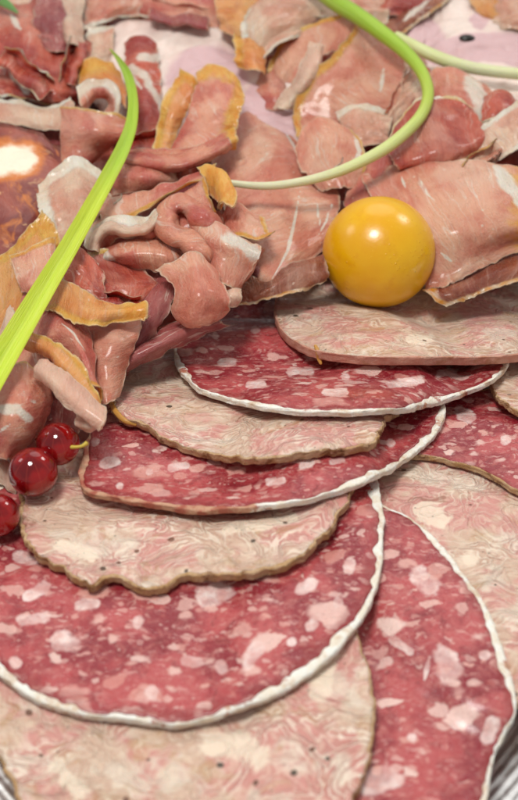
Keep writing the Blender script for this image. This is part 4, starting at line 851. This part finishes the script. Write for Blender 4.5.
# ------------------------------------------------------------------ tray and table
def ell_ring(levels, mat, name, parent, N=220, cy=9.0):
    V = []
    for a, b, z in levels:
        for j in range(N):
            t = 2*math.pi*j/N
            V.append((a*math.cos(t), cy+b*math.sin(t), z))
    F = []
    for k in range(len(levels)-1):
        for j in range(N):
            F.append([k*N+j, k*N+(j+1) % N, (k+1)*N+(j+1) % N, (k+1)*N+j])
    return mesh(name, np.array(V), F, mat, parent, dict(pat=np.array(V)))
s = NT('tray_metal'); p = s.attr('pat', True)
s.set(Base_Color=(.86, .86, .86, 1), Metallic=1.0, Roughness=s.ramp(s.noise(p, 3, 4), .3, .7, .3, .5)); s.bump(s.noise(p, 6, 3), .006)
tm = s.m
trr = root('oval_tray', (0, 9, -.45), 'oval silver metal tray with a ridged rim, under all the meat', 'tray')
A0, B0 = 10.6, 23.2
rimp = [(-.15, 1.05), (0, 1.16), (.08, 1.22), (.10, 1.30)]
lev = [(.02, .02, -.3), (5, 14, -.3), (A0-3.2, B0-3.2, -.28), (A0-2.5, B0-2.5, -.1), (A0-2.0, B0-2.0, .6), (A0-1.6, B0-1.6, 1.15)]
ell_ring(lev+[(5, 5, 0)][:0], tm, 'dish', trr)
rl = [(A0-1.6, B0-1.6, 1.15)]
for k in range(30):
    f = k/29; rl.append((A0-1.55+f*1.6, B0-1.55+f*1.6, 1.22+.22*f+.012*math.sin(k*1.75)))
rl += [(A0+.1, B0+.1, 1.42), (A0+.12, B0+.12, 1.34), (A0+.05, B0+.05, 1.30), (A0-1.5, B0-1.5, 1.08), (A0-2.0, B0-2.0, .5), (A0-2.6, B0-2.6, -.2), (A0-3.2, B0-3.2, -.42), (.02, .02, -.42)]
ell_ring(rl, tm, 'rim', trr)
s = NT('table_cloth'); 
tc = s.t.nodes.new('ShaderNodeTexCoord'); q = s.vscale(tc.outputs['Object'], (100, 100, 100))
c = s.mix(s.noise(q, .7, 4), lin(70, 22, 26), lin(98, 38, 36))
s.set(Base_Color=c, Roughness=.8)
wv = s.t.nodes.new('ShaderNodeTexWave'); s.L(q, wv.inputs['Vector']); wv.inputs['Scale'].default_value = 4; s.bump(wv.outputs['Fac'], .03)
g = []
NN = 60
for i in range(NN+1):
    for j in range(NN+1):
        x = -90+180*i/NN; y = -80+200*j/NN
        g.append((x, y, -.55+.08*float(fnoise(x*.05, y*.05, 5))))
F = [[i*(NN+1)+j, (i+1)*(NN+1)+j, (i+1)*(NN+1)+j+1, i*(NN+1)+j+1] for i in range(NN) for j in range(NN)]
o = mesh('table', np.array(g)-np.array([0, 0, .1]), F, s.m, None, origin=(0, 0, 0)); setp(o, 'dark red table covering under the silver tray', None, None, 'structure')

# ------------------------------------------------------------------ light, world, camera
w = bpy.data.worlds.new('World'); scene.world = w; w.use_nodes = True
bg = w.node_tree.nodes['Background']; bg.inputs[0].default_value = (1, .985, .96, 1); bg.inputs[1].default_value = WORLD if 'WORLD' in globals() else .38
def area(name, loc, target, size, power, colr):
    l = bpy.data.lights.new(name, 'AREA'); l.shape = 'DISK'; l.size = size*CM; l.energy = power; l.color = colr
    o = bpy.data.objects.new(name, l); col.objects.link(o); o.location = Vector(loc)*CM
    o.rotation_euler = (Vector(target)-Vector(loc)).to_track_quat('-Z', 'Y').to_euler()
    return o
area('ceiling_lamp', (-14, -6, 80), (0, 0, 0), 22, 4.4, (1, .975, .93))
area('window_light', (55, 55, 60), (0, 2, 0), 24, 1.5, (1, .96, .9))
area('sheen_softbox', (6, 75, 62), (0, 0, 0), 60, 1.1, (1, .985, .96))  # added softbox behind the tray, gives the flat slices a wet sheen
area('room_lamp', (-60, 30, 50), (0, 2, 0), 22, .5, (1, .97, .95))
cd = bpy.data.cameras.new('Camera'); co = bpy.data.objects.new('Camera', cd); col.objects.link(co); scene.camera = co
co.location = Vector(CAM)*CM; co.rotation_euler = (math.pi/2-PHI, 0, 0)
cd.sensor_fit = 'VERTICAL'; cd.sensor_height = 24; cd.sensor_width = 24; cd.lens = FPX/800*24
cd.clip_start = .01; cd.clip_end = 20
cd.dof.use_dof = True; cd.dof.focus_distance = 34.6*CM; cd.dof.aperture_fstop = 13
scene.view_settings.view_transform = 'Standard'; scene.view_settings.look = 'None'; scene.view_settings.exposure = 0; scene.view_settings.gamma = 1
scene.render.engine = 'CYCLES'; scene.cycles.use_denoising = True
for o in bpy.data.objects:
    if '_o' in o: del o['_o']
